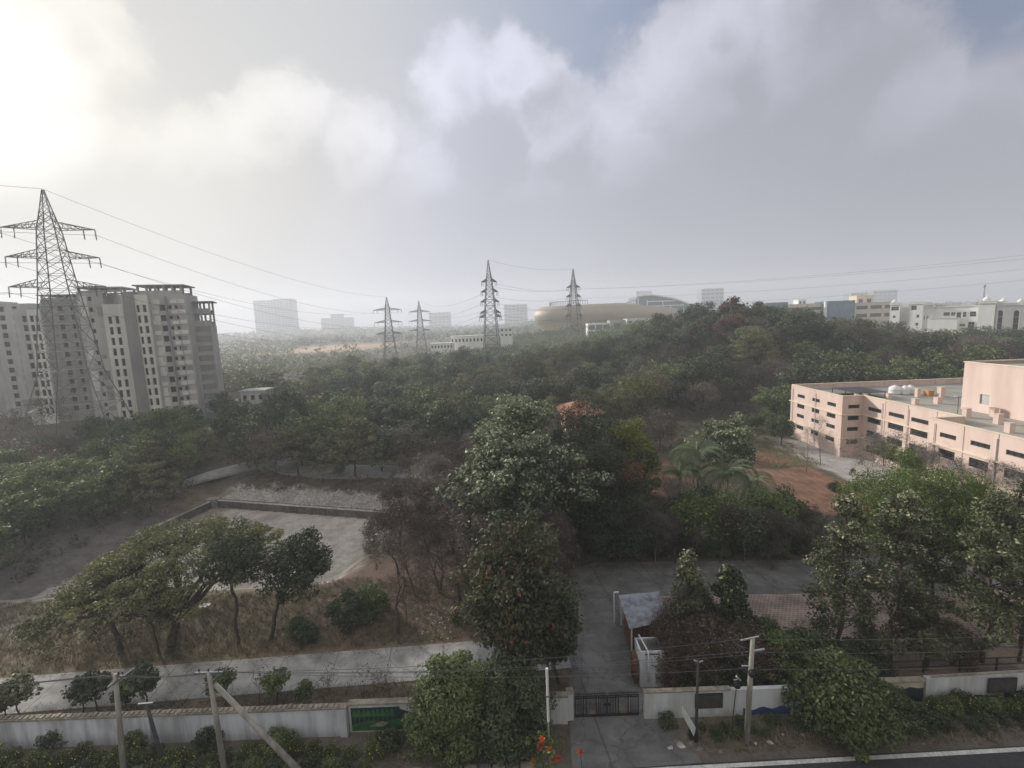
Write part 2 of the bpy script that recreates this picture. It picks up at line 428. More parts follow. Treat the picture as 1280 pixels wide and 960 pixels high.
def land_mat():
    m_, g, out = newmat('land'); b = g.n('ShaderNodeBsdfPrincipled'); b.inputs['Roughness'].default_value = .95; b.inputs['Specular IOR Level'].default_value = .15
    co = g.n('ShaderNodeTexCoord').outputs['Object']
    c = g.n('ShaderNodeAttribute', attribute_name='tint').outputs['Color']
    n1 = g.noise(co, .55, 9, .65); n2 = g.noise(co, 3.5, 6, .7); n3 = g.noise(co, .06, 4, .5)
    k = g.m('ADD', g.m('ADD', g.m('MULTIPLY', g.ss(n1, .3, .7), .5), g.m('MULTIPLY', g.ss(n2, .3, .7), .35)), g.m('MULTIPLY', n3, .5))
    g.put(b.inputs['Base Color'], g.scale(c, g.m('ADD', .42, k)))
    bp = g.n('ShaderNodeBump'); bp.inputs['Strength'].default_value = .5; bp.inputs['Distance'].default_value = .12
    g.put(bp.inputs['Height'], g.m('ADD', n1, g.m('MULTIPLY', n2, .4))); g.put(b.inputs['Normal'], bp.outputs[0])
    g.put(out.inputs[0], b.outputs[0]); return m_


M['land'] = land_mat()

# ------------------------------------------------------------------ land
def axis(a, b, c, d, fine, grow=1.09):
    mid = list(np.arange(b, c + 1e-6, fine)); lo = [b]; st = fine
    while lo[-1] > a: st *= grow; lo.append(lo[-1] - min(st, 60))
    hi = [mid[-1]]; st = fine
    while hi[-1] < d: st *= grow; hi.append(hi[-1] + min(st, 60))
    return np.array(lo[::-1][:-1] + mid + hi[1:])


gx = axis(-2300, -80, 64, 2300, .55); gy = axis(-150, 22, 100, 2300, .55)
GX, GY = np.meshgrid(gx, gy); GZ = zf(GX, GY)
rng = np.random.default_rng(3)
wob = np.sin(GX * .9 + 1.3 * np.sin(GY * .6)) * .5 + np.sin(GY * 1.1 + 1.7 * np.sin(GX * .5)) * .5
base = np.zeros(GX.shape + (4,)); base[..., 3] = 1
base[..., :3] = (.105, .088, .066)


def paint(mask, col, f=1.0):
    mk = np.clip(mask, 0, 1)[..., None] * f
    base[..., :3] = base[..., :3] * (1 - mk) + np.array(col) * mk


def boxm(x0, x1, y0, y1, s_=.8):
    wx = GX + wob * .7; wy = GY + wob * .7
    return sm(wx, x0 - s_, x0 + s_) * sm(-wx, -x1 - s_, -x1 + s_) * sm(wy, y0 - s_, y0 + s_) * sm(-wy, -y1 - s_, -y1 + s_)


dl = edge_d(GX, GY, PA, PD2); dn = edge_d(GX, GY, PD2, PC); dr = edge_d(GX, GY, PC, PB); df = edge_d(GX, GY, PB, PA)
wob2 = np.sin(GX * 2.3 + 2 * np.sin(GY * 1.9)) * np.sin(GY * 2.7 + GX)
inside = sm(dl, -.1, .2) * sm(df, -.1, .2) * sm(dn + wob * 1.3 + wob2 * 1.1, -1.5, 2.5) * sm(dr + wob * 1.8 + wob2 * 1.3, -2, 3)
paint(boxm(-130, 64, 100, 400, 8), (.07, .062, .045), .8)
paint(boxm(-110, -4, 33.4, 47, .5), (.185, .145, .10))
paint(boxm(-44, -24, 36, 41, 2) * (wob > 0), (.20, .165, .10), .6)
paint(boxm(-20, -4, 36, 50, 2), (.15, .105, .085), .9)
paint(boxm(-120, float(PD[0]) + 8, 44, 74, 4), (.15, .128, .118))
paint(inside, (.42, .38, .335)); paint(inside * (np.sin(GX * .31 + 1.5 * np.sin(GY * .22)) + wob * .8 > .9), (.30, .265, .23), .7)
bankf = sm(-df, .0, .5) * sm(-df, 11, 8) * sm(dl, -4, 0) * sm(dr, -6, -1)
paint(bankf, (.12, .10, .085))
paint(sm(-df, .0, .4) * sm(-df + wob * 1.6, 6.4, 4.6) * sm(dl, -2, 1) * sm(dr, -4, -1), (.40, .375, .345), .9)
paint(boxm(-56, -44, 36, 47, 1.5) * (np.abs(wob) > .35), (.30, .27, .235), .8)
paint(boxm(-63, -47, 70, 79, 2), (.22, .16, .11), .7)
paint(boxm(-150, -92, 92, 112, 6), (.34, .24, .17), .8)
paint(boxm(-100, -78, 118, 132, 3), (.36, .30, .22), .8)
paint(boxm(38, 48.5, 57, 75.6, .4), (.185, .105, .072))
rows = (np.sin(GX * 6.2 + GY * .4) > .45) * boxm(38, 48.5, 57, 75.6, .4)
paint(rows, (.26, .155, .105), .55)
paint(boxm(37, 51, 76.6, 90, .9), (.135, .13, .065)); paint(boxm(39, 47, 77.6, 84.5, .9), (.20, .105, .07))
paint(boxm(17, 27, 70, 83, .6), (.20, .105, .07))
paint(boxm(17, 24, 66, 70, .8), (.24, .12, .09))
paint(boxm(50.5, 64, 40, 102, .6), (.33, .31, .29))
paint(boxm(33, 60, 92, 104, 3), (.13, .115, .075))
paint(boxm(20, 44, 84, 112, 4), (.13, .11, .08))
paint(boxm(-60, 64, 20, 27.3, .5), (.125, .108, .09))
paint(boxm(-60, 3, 27.3, 30.4, .4), (.16, .12, .09))
paint(boxm(8, 64, 27.3, 33.6, .6), (.20, .155, .125))
ob = sm(GX, -300, -255) * sm(-GX, 130, 175) * sm(GY, 480, 520) * sm(-GY, -720, -640)
paint(ob * (wob * .3 + .9), (.46, .33, .20))
paint(sm(GX, -86, -80) * sm(-GX, 66, 70) * sm(GY, 285, 300) * sm(-GY, -345, -320), (.44, .31, .24))
paint(boxm(-260, -200, 220, 300, 15), (.30, .27, .16), .8)
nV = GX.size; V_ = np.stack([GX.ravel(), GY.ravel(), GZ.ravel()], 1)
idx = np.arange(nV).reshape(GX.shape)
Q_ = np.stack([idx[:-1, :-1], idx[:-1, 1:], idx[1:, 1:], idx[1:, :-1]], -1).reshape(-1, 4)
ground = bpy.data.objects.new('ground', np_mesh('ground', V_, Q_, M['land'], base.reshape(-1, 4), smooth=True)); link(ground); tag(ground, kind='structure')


def sheet(name, poly, mat, z=.03, th=.25):
    mb = MB(); mb.prism(poly, z - th, z); o = mb.build(name, mat); tag(o, kind='structure'); return o


sheet('campus_road', [(-75, 27.6), (-34, 30), (-3.2, 31.8), (3.6, 32.2), (3.6, 36.0), (-2.1, 35.7), (-37.5, 33.6), (-75, 31.3)], M['concrete_road'], .06)
sheet('driveway', [(3.2, 27.9), (7.7, 27.9), (8.9, 31), (9.0, 36), (9.6, 41.2), (4.4, 41.2), (3.6, 36.0), (3.6, 32.2), (3.0, 29)], M['old_paving'], .052)
sheet('upper_road', [(4.4, 41.204), (9.6, 41.204), (25, 40.5), (64, 39.4), (64, 45.4), (28.6, 46.4), (8, 47.3), (5.2, 46)], M['old_paving'], .048)
sheet('brick_paved_yard', [(11, 33.2), (64, 32.2), (64, 39.39), (25, 40.49), (12, 40.98)], M['brick'], .03)
sheet('gate_apron', [(2.6, 24.02), (10.4, 24.3), (8.5, 27.4), (7.7, 27.88), (3.2, 27.88), (2.9, 27.5)], M['old_paving'], .03)
sheet('asphalt_road', [(-70, 6), (80, 6), (80, 25.4), (10.4, 24.28), (-70, 22.7)], M['asphalt'], .022)
sheet('road_edge_line', [(-70, 22.45), (80, 25.15), (80, 25.41), (-70, 22.71)], M['white_line'], .027, .01)
# far path above the pond bank
sheet('far_path', [tuple(flat(*p)) for p in [(226, 609), (262, 599), (300, 590), (330, 586), (352, 592), (400, 597), (522, 598), (560, 600), (560, 584), (520, 583), (400, 581), (350, 566), (300, 580), (262, 590), (232, 600)]], M['concrete_road'], .16, .4)
rgt = MB()
for i_, (xa, xb) in enumerate(((410, 430), (462, 472))): pass

# haze: closed box round everything
hz = MB().box(-2600, -300, -14, 2600, 2600, 165).build('haze', None)
hm = bpy.data.materials.new('haze_air'); hm.use_nodes = True; hm.node_tree.nodes.clear(); hg = NT(hm.node_tree)
pv = hg.n('ShaderNodeVolumePrincipled'); pv.inputs['Color'].default_value = (.90, .935, 1, 1)
pv.inputs['Density'].default_value = .00056; pv.inputs['Anisotropy'].default_value = .25
hg.put(hg.n('ShaderNodeOutputMaterial').inputs['Volume'], pv.outputs[0]); hz.data.materials.append(hm); tag(hz, kind='stuff')

# ------------------------------------------------------------------ pond walls
def wall_along(name, label, a, b, z0, z1, th, mat, capm, cat='wall', side=1):
    a = np.array(a, float); b = np.array(b, float); e = (b - a) / np.linalg.norm(b - a); n_ = np.array([-e[1], e[0]]) * side * th
    t = thing(name, label, cat, (float(a[0]), float(a[1]), 0))
    loc = lambda p: (float(p[0] - a[0]), float(p[1] - a[1]))
    MB().prism([loc(p) for p in (a, b, b + n_, a + n_)], z0, z1).build('wall_face', mat, t)
    c1 = -n_ * .06
    MB().prism([loc(p) for p in (a + c1, b + c1, b + n_ * .4, a + n_ * .4)], z1 + .002, z1 + .1).build('coping', capm, t)
    return t


PBx = PB + (PB - PA) / np.linalg.norm(PB - PA) * 1
wall_along('retaining_wall', 'dark stone retaining wall along the far side of the dry pond below the stone-pitched bank', PA, PBx, -3.4, -1.85, .95, M['stone_wall'], M['riprap'], 'retaining wall', 1)
wall_along('retaining_wall', 'low stone retaining wall with a pale top running down the left side of the dry pond', PA, PA + (PL - PA) * 1.02, -3.4, -1.85, .95, M['stone_wall'], M['riprap'], 'retaining wall', -1)
t = thing('sluice_block', 'pale concrete block at the far left corner of the dry pond', 'concrete block', (float(PA[0]), float(PA[1]), 0))
MB().box(-1.1, -.5, -3.2, .8, .9, -1.55).build('block', M['coping'], t)
MB().box(-.7, -.52, -2.9, -.1, -.44, -1.8).build('slot', M['dark_open'], t)
# broken pitching stones on the bank: nobody could count them
rs = np.random.default_rng(11); Vs = []; Fs = []
eF = (PBx - PA); LF = np.hypot(*eF); eF = eF / LF; nF = np.array([-eF[1], eF[0]])
nst = 2200
for i in range(nst):
    u = rs.uniform(.5, LF); w_ = abs(rs.normal(0, 2.6)) + .5
    if w_ > 5.8: continue
    p = PA + eF * u + nF * w_
    s_ = rs.uniform(.15, .45); z_ = float(zf(p[0], p[1])); a = rs.uniform(0, 6.28); h_ = s_ * rs.uniform(.15, .4)
    c, s = math.cos(a) * s_ / 2, math.sin(a) * s_ / 2; k = len(Vs)
    tx, ty = rs.uniform(-.12, .12, 2)
    Vs += [(p[0] + c - s, p[1] + s + c, z_ + h_ + tx), (p[0] - c - s, p[1] - s + c, z_ + h_ + ty), (p[0] - c + s, p[1] - s - c, z_ + h_ - tx), (p[0] + c + s, p[1] + s - c, z_ + h_ - ty)]
    Vs += [(x, y, z_ - .15) for x, y, z in Vs[k:k + 4]]
    Fs += [(k, k + 1, k + 2, k + 3), (k, k + 4, k + 5, k + 1), (k + 1, k + 5, k + 6, k + 2), (k + 2, k + 6, k + 7, k + 3), (k + 3, k + 7, k + 4, k)]
o = link(bpy.data.objects.new('pitching_stones', np_mesh('pitching_stones', Vs, Fs, M['riprap']))); tag(o, kind='stuff')

# ------------------------------------------------------------------ boundary walls along the road
def boundary(label, x0, x1, y, h, mat, y2=None, cop=True, capm=None):
    t = thing('boundary_wall', label, 'wall', (x0, y, 0))
    y2 = y if y2 is None else y2; L = x1 - x0; dy = y2 - y
    MB().prism([(0, 0), (L, dy), (L, dy + .28), (0, .28)], -.3, h).build('wall_face', mat, t)
    if cop: MB().prism([(-.04, -.07), (L + .04, dy - .07), (L + .04, dy + .36), (-.04, .36)], h + .002, h + .12).build('coping', capm or M['coping'], t)
    return t


bw = boundary('long stained whitewashed wall with a crumbling cream coping, left of the green mural', -62, -11.35, 27.05, 1.95, M['whitewash'])
cb = MB()
rb = np.random.default_rng(5)
for i in range(150):
    x = i * .335 + rb.uniform(0, .1); cb.box(x, -.02 + rb.uniform(-.03, .03), 2.07, x + .2, .26 + rb.uniform(-.04, .04), 2.07 + rb.uniform(.05, .13))
cb.build('coping_stones', M['coping'], bw)
px_ = MB()
for x in (12.6, 24.9, 37.7, 50.2): px_.box(x, -.1, -.3, x + .45, -.002, 1.94)
px_.build('pilaster', M['whitewash'], bw)
mw = boundary('short wall painted with a green landscape mural, left of the round mango tree', -11.3, 2.75, 27.3, 1.95, M['whitewash_clean'])
MB().box(.15, -.012, .12, 3.3, -.002, 1.75).build('mural_background', M['mural_dark'], mw)
MB().add([(.15, -.016, .12), (5.6, -.016, .12), (5.6, -.016, .75), (3.6, -.016, .95), (2.4, -.016, .72), (1.2, -.016, .85), (.15, -.016, .55)], [(0, 1, 2, 3, 4, 5, 6)]).build('mural_field', M['mural_green'], mw)
MB().add([(3.3, -.014, .9), (5.6, -.014, .75), (5.6, -.014, 1.2), (4.6, -.014, 1.1), (3.9, -.014, 1.35), (3.3, -.014, 1.6)], [(0, 1, 2, 3, 4, 5)]).build('mural_hill', M['mural_dark'], mw)
tr_ = MB()
for k in range(9):
    x = .35 + k * .3; tr_.box(x, -.02, .7, x + .05, -.014, 1.35 + .1 * math.sin(k * 2.1)); tr_.add([(x - .14, -.022, 1.15), (x + .2, -.022, 1.1), (x + .1, -.022, 1.62), (x - .05, -.022, 1.6)], [(0, 1, 2, 3)])
tr_.build('mural_trees', M['mural_green'], mw)
MB().add([(1.3, -.026, .42), (2.2, -.026, .38), (2.5, -.026, .62), (2.1, -.026, .78), (1.7, -.026, .6)], [(0, 1, 2, 3, 4)]).build('mural_waterfall', M['coping'], mw)

rw = boundary('whitewashed wall right of the gate with a dark notice board and a painted blue wave', 7.75, 17.9, 27.45, 1.85, M['whitewash_clean'], cop=False)
MB().prism([(-.04, -.03), (5.6, -.03), (5.6, .32), (-.04, .32)], 1.852, 1.93).build('coping', M['coping'], rw)
def wave(x0, x1, h0, h1, seed):
    rr = random.Random(seed); n_ = 14; pts = [(x0 + (x1 - x0) * i / n_, h0 + (h1 - h0) * i / n_ + .09 * math.sin(i * 1.25 + seed) + rr.uniform(-.02, .02)) for i in range(n_ + 1)]
    return MB().add([(x, -.01, z) for x, z in pts] + [(x1, -.01, .02), (x0, -.01, .02)], [tuple(range(n_ + 3))])
wave(6.4, 10.1, .45, .6, 2).build('painted_wave', M['mural_blue'], rw)
MB().box(9.5, -.05, -.2, 9.62, -.002, 1.85).build('downpipe', M['whitewash'], rw)
def notice(parent, x, z, w, h):
    b = MB().box(x, -.06, z, x + w, -.003, z + h).build('notice_board', M['board'], parent)
    fr = MB().box(x - .04, -.075, z - .04, x + w + .04, -.003, z - .001).box(x - .04, -.075, z + h + .001, x + w + .04, -.003, z + h + .04)
    fr.box(x - .04, -.075, z, x - .001, -.003, z + h).box(x + w + .001, -.075, z, x + w + .04, -.003, z + h); fr.build('frame', M['board_frame'], b)
notice(rw, 3.3, .72, 1.7, .95)
lw = boundary('lower wall stretch with a sandy mural of dark mountains, behind the roadside bush', 18.6, 26.3, 28.0, 1.45, M['mural_sand'])
pts = [(.1, .85), (1.2, .7), (2.6, .8), (3.8, .6), (4.6, .72), (5.3, .66), (6.1, .9), (6.8, 1.1), (7.3, 1.0), (7.68, 1.02)]
MB().add([(x, -.01, z) for x, z in pts] + [(7.68, -.01, .02), (.1, -.01, .02)], [tuple(range(len(pts) + 2))]).build('painted_mountains', M['mural_dark'], lw)
ew = boundary('whitewashed wall at the right edge with a dark notice board and blue painted hills', 26.35, 48, 27.9, 1.75, M['whitewash_clean'], y2=28.4, cop=False)
w2 = wave(.1, 13, .3, .62, 5); w2.v = [(x, y + x * .0232, z) for x, y, z in w2.v]; w2.build('painted_hills', M['mural_blue'], ew)
e2 = notice(ew, 4.1, .62, 1.75, .95)
MB().prism([(.4, .02), (21, .55), (21, .7), (.4, .2)], 1.752, 1.8).build('coping', M['coping'], ew)
bf = thing('garden_fence', 'low dark rail fence behind the right wall at the edge of the brick yard', 'fence', (18, 30.4, 0))
fb_ = MB()
for k in range(9): MB().box(k * 2.6, 0, 0, k * 2.6 + .09, .09, 1.0).build('post', M['pole_dark'], bf)
MB().box(0, .02, .92, 21, .07, .98).box(0, .02, .45, 21, .07, .5).build('rail', M['pole_dark'], bf)

# kerb blocks
for i in range(11):
    x = -8.2 + i * .82
    if i == 4: continue
    o = MB().box(-.36, -.11, -.1, .36, .11, .24).build('kerb_stone', M['stone'] if i % 2 else M['coping'], loc=(x, 24.35 + .012 * i, 0)); o.rotation_euler = (0, 0, rb.uniform(-.06, .06))
    tag(o, ('dark' if i % 2 else 'white') + ' painted kerb stone in the row at the foot of the round mango tree', 'kerb stone', 'kerb stones below the mango tree')

# ------------------------------------------------------------------ gate
gt = thing('iron_gate', 'closed black double iron gate with scrollwork and grey panels', 'gate', (3.3, 27.75, 0))
for s_ in (0, 1):
    x0 = s_ * 2.1; g_ = MB()
    for x in (x0 + .03, x0 + .55, x0 + .72, x0 + 1.38, x0 + 1.55, x0 + 2.04): g_.bar((x, 0, .08), (x, 0, 1.55), .06)
    for z in (.1, .22, 1.42, 1.55): g_.bar((x0 + .02, 0, z), (x0 + 2.06, 0, z), .055)
    for k in range(19): x = x0 + .06 + k * .11; g_.bar((x, 0, 1.55), (x, 0, 1.78 + .12 * math.sin(math.pi * k / 18)), .022)
    g_.bar((x0 + .06, 0, 1.72), (x0 + 2.02, 0, 1.72), .03)
    for k in range(4):
        for xx in (x0 + .14, x0 + 1.66): g_.bar((xx + k * .1, 0, .22), (xx + k * .1, 0, 1.42), .025)
        for xx in (x0 + .1, x0 + 1.6): g_.tube([(xx + .2 + .13 * math.cos(a * .9), 0, .42 + k * .28 + .11 * math.sin(a * .9)) for a in range(8)], .014, 4)
    for k in range(5): g_.tube([(x0 + .25 + k * .38 + .1 * math.cos(a * .9), 0, 1.64 + .06 * math.sin(a * .9)) for a in range(8)], .012, 4)
    leaf = g_.build('gate_leaf', M['iron'], gt)
    MB().box(x0 + .76, -.012, .26, x0 + 1.34, .012, 1.38).build('panel', M['stone'], leaf)
    MB().tube([(x0 + (1.98 if s_ == 0 else .12), -.06, .95), (x0 + (1.98 if s_ == 0 else .12), -.02, .95)], .11, 10).build('lock_plate', M['iron'], leaf)
gp = thing('gate_pillar', 'narrow white gate pillar left of the iron gate', 'pillar', (2.98, 27.55, 0))
MB().box(-.2, 0, -.2, .2, .42, 1.95).build('shaft', M['whitewash_clean'], gp); MB().box(-.24, -.04, 1.952, .24, .46, 2.02).build('cap', M['coping'], gp)
# cabin beside the drive
cb = thing('pump_cabin', 'small whitewashed concrete cabin with a broken roof beside the drive', 'cabin', (8.2, 30.1, 0))
f_ = MB().facade((0, 0, 0), (1, 0, 0), 1.7, 2.75, [], .1, (0, -1, 0)); f_.box(0, .001, 0, .12, 1.5, 2.75).box(1.58, .001, 0, 1.7, 1.5, 2.75).box(.121, 1.38, 0, 1.579, 1.5, 2.75).box(.121, .001, 0, 1.579, .1, 2.75)
f_.build('wall', M['whitewash'], cb)
rf = MB().box(.13, .11, 2.3, 1.57, 1.37, 2.4)
for k in range(9): rf.bar((.15 + k * .16, .15, 2.62 + .05 * math.sin(k)), (.3 + k * .14, 1.3, 2.66), .07)
rf.build('roof', M['stone'], cb)
MB().box(.35, -.02, 2.5, 1.35, -.002, 2.58).build('vent', M['dark_open'], cb)
MB().tube([(.3, 1.45, 3.0), (.42, .5, 2.95), (.52, -.1, 2.85), (.54, -.13, 2.6), (.54, -.13, .5)], .055, 8).build('drain_pipe', M['plastic_white'], cb, True)
MB().box(-.32, .3, 0, -.04, 1.3, 1.9).build('side_shutter', M['rust'], cb)
# shed
sc = [flat(*p, 2.5) for p in ((773, 746), (824, 741), (834, 775), (787, 785))]
shd = thing('tin_shed', 'low shed with a bright corrugated tin roof littered with leaves, beside the drive', 'shed', (float(sc[3][0]), float(sc[3][1]), 0))
l_ = [(float(p[0] - sc[3][0]), float(p[1] - sc[3][1])) for p in sc]
rfm = MB(); nn_ = 26
A_, B_, C_, D_ = [Vector((*p, 0)) for p in l_]
for k in range(nn_):
    for (u0, u1, z0, z1) in ((k / nn_, (k + .5) / nn_, 0, .05), ((k + .5) / nn_, (k + 1) / nn_, .05, 0)):
        pts = [D_.lerp(C_, u0) + Vector((0, 0, 2.4 + z0)), D_.lerp(C_, u1) + Vector((0, 0, 2.4 + z1)), A_.lerp(B_, u1) + Vector((0, 0, 2.62 + z1)), A_.lerp(B_, u0) + Vector((0, 0, 2.62 + z0))]
        rfm.add(pts + [p - Vector((0, 0, .02)) for p in pts], [(0, 1, 2, 3), (7, 6, 5, 4), (0, 4, 5, 1), (2, 6, 7, 3)])
rfm.build('roof_sheet', M['tin'], shd)
wl = MB()
ins_ = [D_.lerp(B_, .06), C_.lerp(A_, .06), B_.lerp(D_, .06), A_.lerp(C_, .06)]
for i in range(4):
    MB().bar(ins_[i], ins_[i] + Vector((0, 0, 2.38)), .1).build('post', M['plastic_white'], shd)
MB().prism([(p.x, p.y) for p in ins_[:2]] + [(p.x, p.y) for p in [ins_[2].lerp(ins_[1], .3), ins_[3].lerp(ins_[0], .3)]], 0, 2.2).build('wall', M['rust'], shd)
MB().bar(A_ + Vector((-.35, .1, 0)), A_ + Vector((-.35, .1, 2.9)), .09).bar(A_ + Vector((-.35, .1, 2.85)), A_ + Vector((.05, .1, 2.85)), .1).build('door_frame', M['plastic_white'], shd)

# ------------------------------------------------------------------ pink building
def window(parent, o, u, n, w, h, t, glass, bars=2, frame=None, name='window', vb=1):
    """glass set back in the opening, with a frame as its sub-part"""
    o = Vector(o); u = Vector(u); n = Vector(n); p0 = o - n * (t - .04)
    mb = MB(); z = Vector((0, 0, 1))
    mb.add([p0, p0 + u * w, p0 + u * w + z * h, p0 + z * h, p0 - n * .03, p0 + u * w - n * .03, p0 + u * w + z * h - n * .03, p0 + z * h - n * .03], [(0, 1, 2, 3), (7, 6, 5, 4), (0, 4, 5, 1), (1, 5, 6, 2), (2, 6, 7, 3), (3, 7, 4, 0)])
    g_ = mb.build(name, glass, parent)
    if frame:
        fm = MB(); q0 = o - n * (t - .09)
        for k in range(bars): zz = z * (h * (k + .5) / bars); fm.bar(q0 + zz, q0 + u * w + zz, .05, .12)
        for k in range(vb): uu = u * (w * (k + 1) / (vb + 1)); fm.bar(q0 + uu, q0 + uu + z * h, .05)
        fm.build('frame', frame, g_)
    return g_


pb = thing('pink_building', 'long pink flat-roofed building with cream ledges, at the right edge', 'building', (56.2, 38, 0))
OX, OY = 56.2, 38.0
wm = MB(); wins = []
def pface(o, u, W_, ops, n, h=10.75):
    wm.facade((o[0] - OX, o[1] - OY, -.3), u, W_, h + .3, [(a, b, c + .3, d + .3) for a, b, c, d in ops], .22, n)
    for a, b, c, d in ops: wins.append(((o[0] - OX + u[0] * a, o[1] - OY + u[1] * a, c), u, n, b - a, d - c))
zr = [(8.55, 9.2), (6.45, 7.25), (4.55, 5.25), (2.2, 3.0)]
abw = [(86 - 1.75, 86.2), (88.5, 90.7), (91.3, 93.2)]
u = (0, 1, 0); nW = (-1, 0, 0); nS = (0, -1, 0)
abw = [(81.9, 84.2), (86.3, 88.5), (90.8, 93.1)]
pface((57, 80.3), u, 15, [(a - 80.3, b - 80.3, z0, z1) for a, b in abw for z0, z1 in zr], nW)
pface((57, 80.3), (1, 0, 0), 3.6, [(1.05, 3.0, z0, z1) for z0, z1 in zr], nS)
cfw = [(67.4, 70.4), (71.7, 74.7), (76.2, 79.2)]
pface((60.6, 62.3), u, 18, [(a - 62.3, b - 62.3, z0, z1) for a, b in cfw for z0, z1 in ((8.4, 9.05), (6.35, 7.3), (3.9, 5.0), (1.2, 2.4))], nW)
dew = [(50.0, 52.3), (54.1, 56.5), (58.4, 60.7), (45.6, 48.0), (41.3, 43.6)]
pface((56.2, 38), u, 24.3, [(a - 38, b - 38, z0, z1) for a, b in dew for z0, z1 in ((8.6, 9.2), (5.9, 7.05), (2.6, 4.2))], nW)
pface((56.2, 38), (1, 0, 0), 50, [(k * 4.0 + 1, k * 4.0 + 3.4, z0, z1) for k in range(11) for z0, z1 in ((8.5, 9.2), (5.6, 7.0))], nS)
wm.add([(0, 24.3, -.3), (4.4, 24.3, -.3), (4.4, 24.3, 10.75), (0, 24.3, 10.75)], [(0, 1, 2, 3)])
wm.add([(.8, 57.3, -.3), (50, 57.3, -.3), (50, 57.3, 10.75), (.8, 57.3, 10.75)], [(0, 1, 2, 3)])
wm.build('wall', M['pink'], pb)
for o_, u_, n_, w_, h_ in wins: window(pb, o_, u_, n_, w_, h_, .22, M['dark_glass'], 2, M['board_frame'], vb=2)
# roof deck with an opening near the inner corner, parapets
L_ = lambda x, y: (x - OX, y - OY)
rd = MB()
rd.prism([L_(56.45, 38.25), L_(106, 38.25), L_(106, 95.05), L_(66, 95.05), L_(66, 80.55), L_(60.85, 80.55), L_(60.85, 62.05), L_(56.45, 62.05)], 9.6, 9.8)
rd.prism([L_(57.25, 80.55), L_(65.99, 80.55), L_(65.99, 82.4), L_(57.25, 82.4)], 9.6, 9.8).prism([L_(57.25, 88.2), L_(65.99, 88.2), L_(65.99, 95.05), L_(57.25, 95.05)], 9.6, 9.8)
rd.prism([L_(57.25, 82.41), L_(60.8, 82.41), L_(60.8, 88.19), L_(57.25, 88.19)], 9.6, 9.8)
rd.build('roof', M['roof_grey'], pb)
pp = MB()
def par(a, b, z1=10.75):     # inner skin of the parapet, thickness towards inside
    pp.box(*[min(a[0], b[0]) - OX, min(a[1], b[1]) - OY, 9.6, max(a[0], b[0]) - OX, max(a[1], b[1]) - OY, z1 - .02])
par((57.01, 80.56), (57.2, 95.0)); par((57.01, 80.32), (60.85, 80.5)); par((60.61, 62.1), (60.8, 80.3)); par((56.21, 62.1), (60.6, 62.28)); par((56.21, 38.2), (56.4, 62.05)); par((57.2, 94.8), (106, 94.99))
pp.build('parapet', M['pink'], pb)
cp = MB()
def cap(x0, y0, x1, y1, z=10.751, h=.1): cp.box(x0 - OX, y0 - OY, z, x1 - OX, y1 - OY, z + h)
cap(56.9, 80.2, 57.28, 95.1); cap(57.281, 80.2, 60.9, 80.58); cap(60.5, 62.4, 60.88, 80.199); cap(56.1, 62.02, 60.9, 62.399); cap(56.1, 37.9, 56.48, 62.019); cap(57.281, 94.72, 106, 95.1)
for z in (7.4, 3.25):
    cap(56.75, 80.05, 56.995, 95.6, z, .14); cap(56.996, 80.05, 60.34, 80.295, z, .14); cap(60.35, 62.6, 60.595, 80.295, z, .14); cap(55.95, 37.9, 56.195, 62.5, z, .14)
cap(56.2, 37.75, 106, 37.99, 7.4, .14)
cp.build('ledge', M['cream'], pb)
rb_ = MB()
for k in range(9): rb_.box(60 + k * 5.2 - OX, 94.6 - OY, 9.8, 60.25 + k * 5.2 - OX, 94.79 - OY, 10.8)
for y in (66.1, 71.0, 75.4): rb_.box(60.54 - OX, y - OY, 0, 60.598 - OX, y + .3 - OY, 10.7)
for y in (44.6, 53.2, 57.4): rb_.box(56.14 - OX, y - OY, 0, 56.198 - OX, y + .25 - OY, 10.7)
rb_.build('pilaster', M['pink'], pb)
for x_, y_ in ((57, 87.4), (57, 94.6), (60.6, 75.9), (60.6, 70.9), (56.2, 53.3), (56.2, 61.4), (56.2, 48.9)): MB().tube([(x_ - .12 - OX, y_ - OY, 10.2), (x_ - .12 - OX, y_ - OY, 0)], .06, 6).build('drain_pipe', M['concrete_pale'], pb)
for y_ in (57.5, 44.4, 66.0): MB().box(55.7 - OX if y_ < 62 else 60.1 - OX, y_ - OY, 5.2, (56.19 if y_ < 62 else 60.59) - OX, y_ + .8 - OY, 5.75).build('air_conditioner', M['plastic_white'], pb)
# penthouse
ph = MB().facade((69 - OX, 30 - OY + 8.3, 9.8), (0, 1, 0), 33.1, 7.2, [(28.9 - .0, 30.3, 1.3, 2.75)], .2, (-1, 0, 0))
ph.add([(69 - OX, 71.4 - OY, 9.8), (100 - OX, 71.4 - OY, 9.8), (100 - OX, 71.4 - OY, 17), (69 - OX, 71.4 - OY, 17)], [(0, 1, 2, 3)])
ph.add([(69 - OX, 38.3 - OY, 9.8), (100 - OX, 38.3 - OY, 9.8), (100 - OX, 38.3 - OY, 17), (69 - OX, 38.3 - OY, 17)], [(0, 1, 2, 3)])
pho = ph.build('penthouse', M['pink'], pb)
MB().box(69.21 - OX, 38.5 - OY, 16.4, 100 - OX, 71.2 - OY, 16.6).build('roof', M['roof_grey'], pho)
MB().box(68.9 - OX, 38.2 - OY, 17.002, 69.25 - OX, 71.5 - OY, 17.15).box(69.251 - OX, 71.15 - OY, 17.002, 100 - OX, 71.5 - OY, 17.15).build('coping', M['cream'], pho)
MB().box(69.17 - OX, 67.2 - OY, 11.1, 69.25 - OX, 68.6 - OY, 12.55).build('doorway', M['steel_light'], pho)
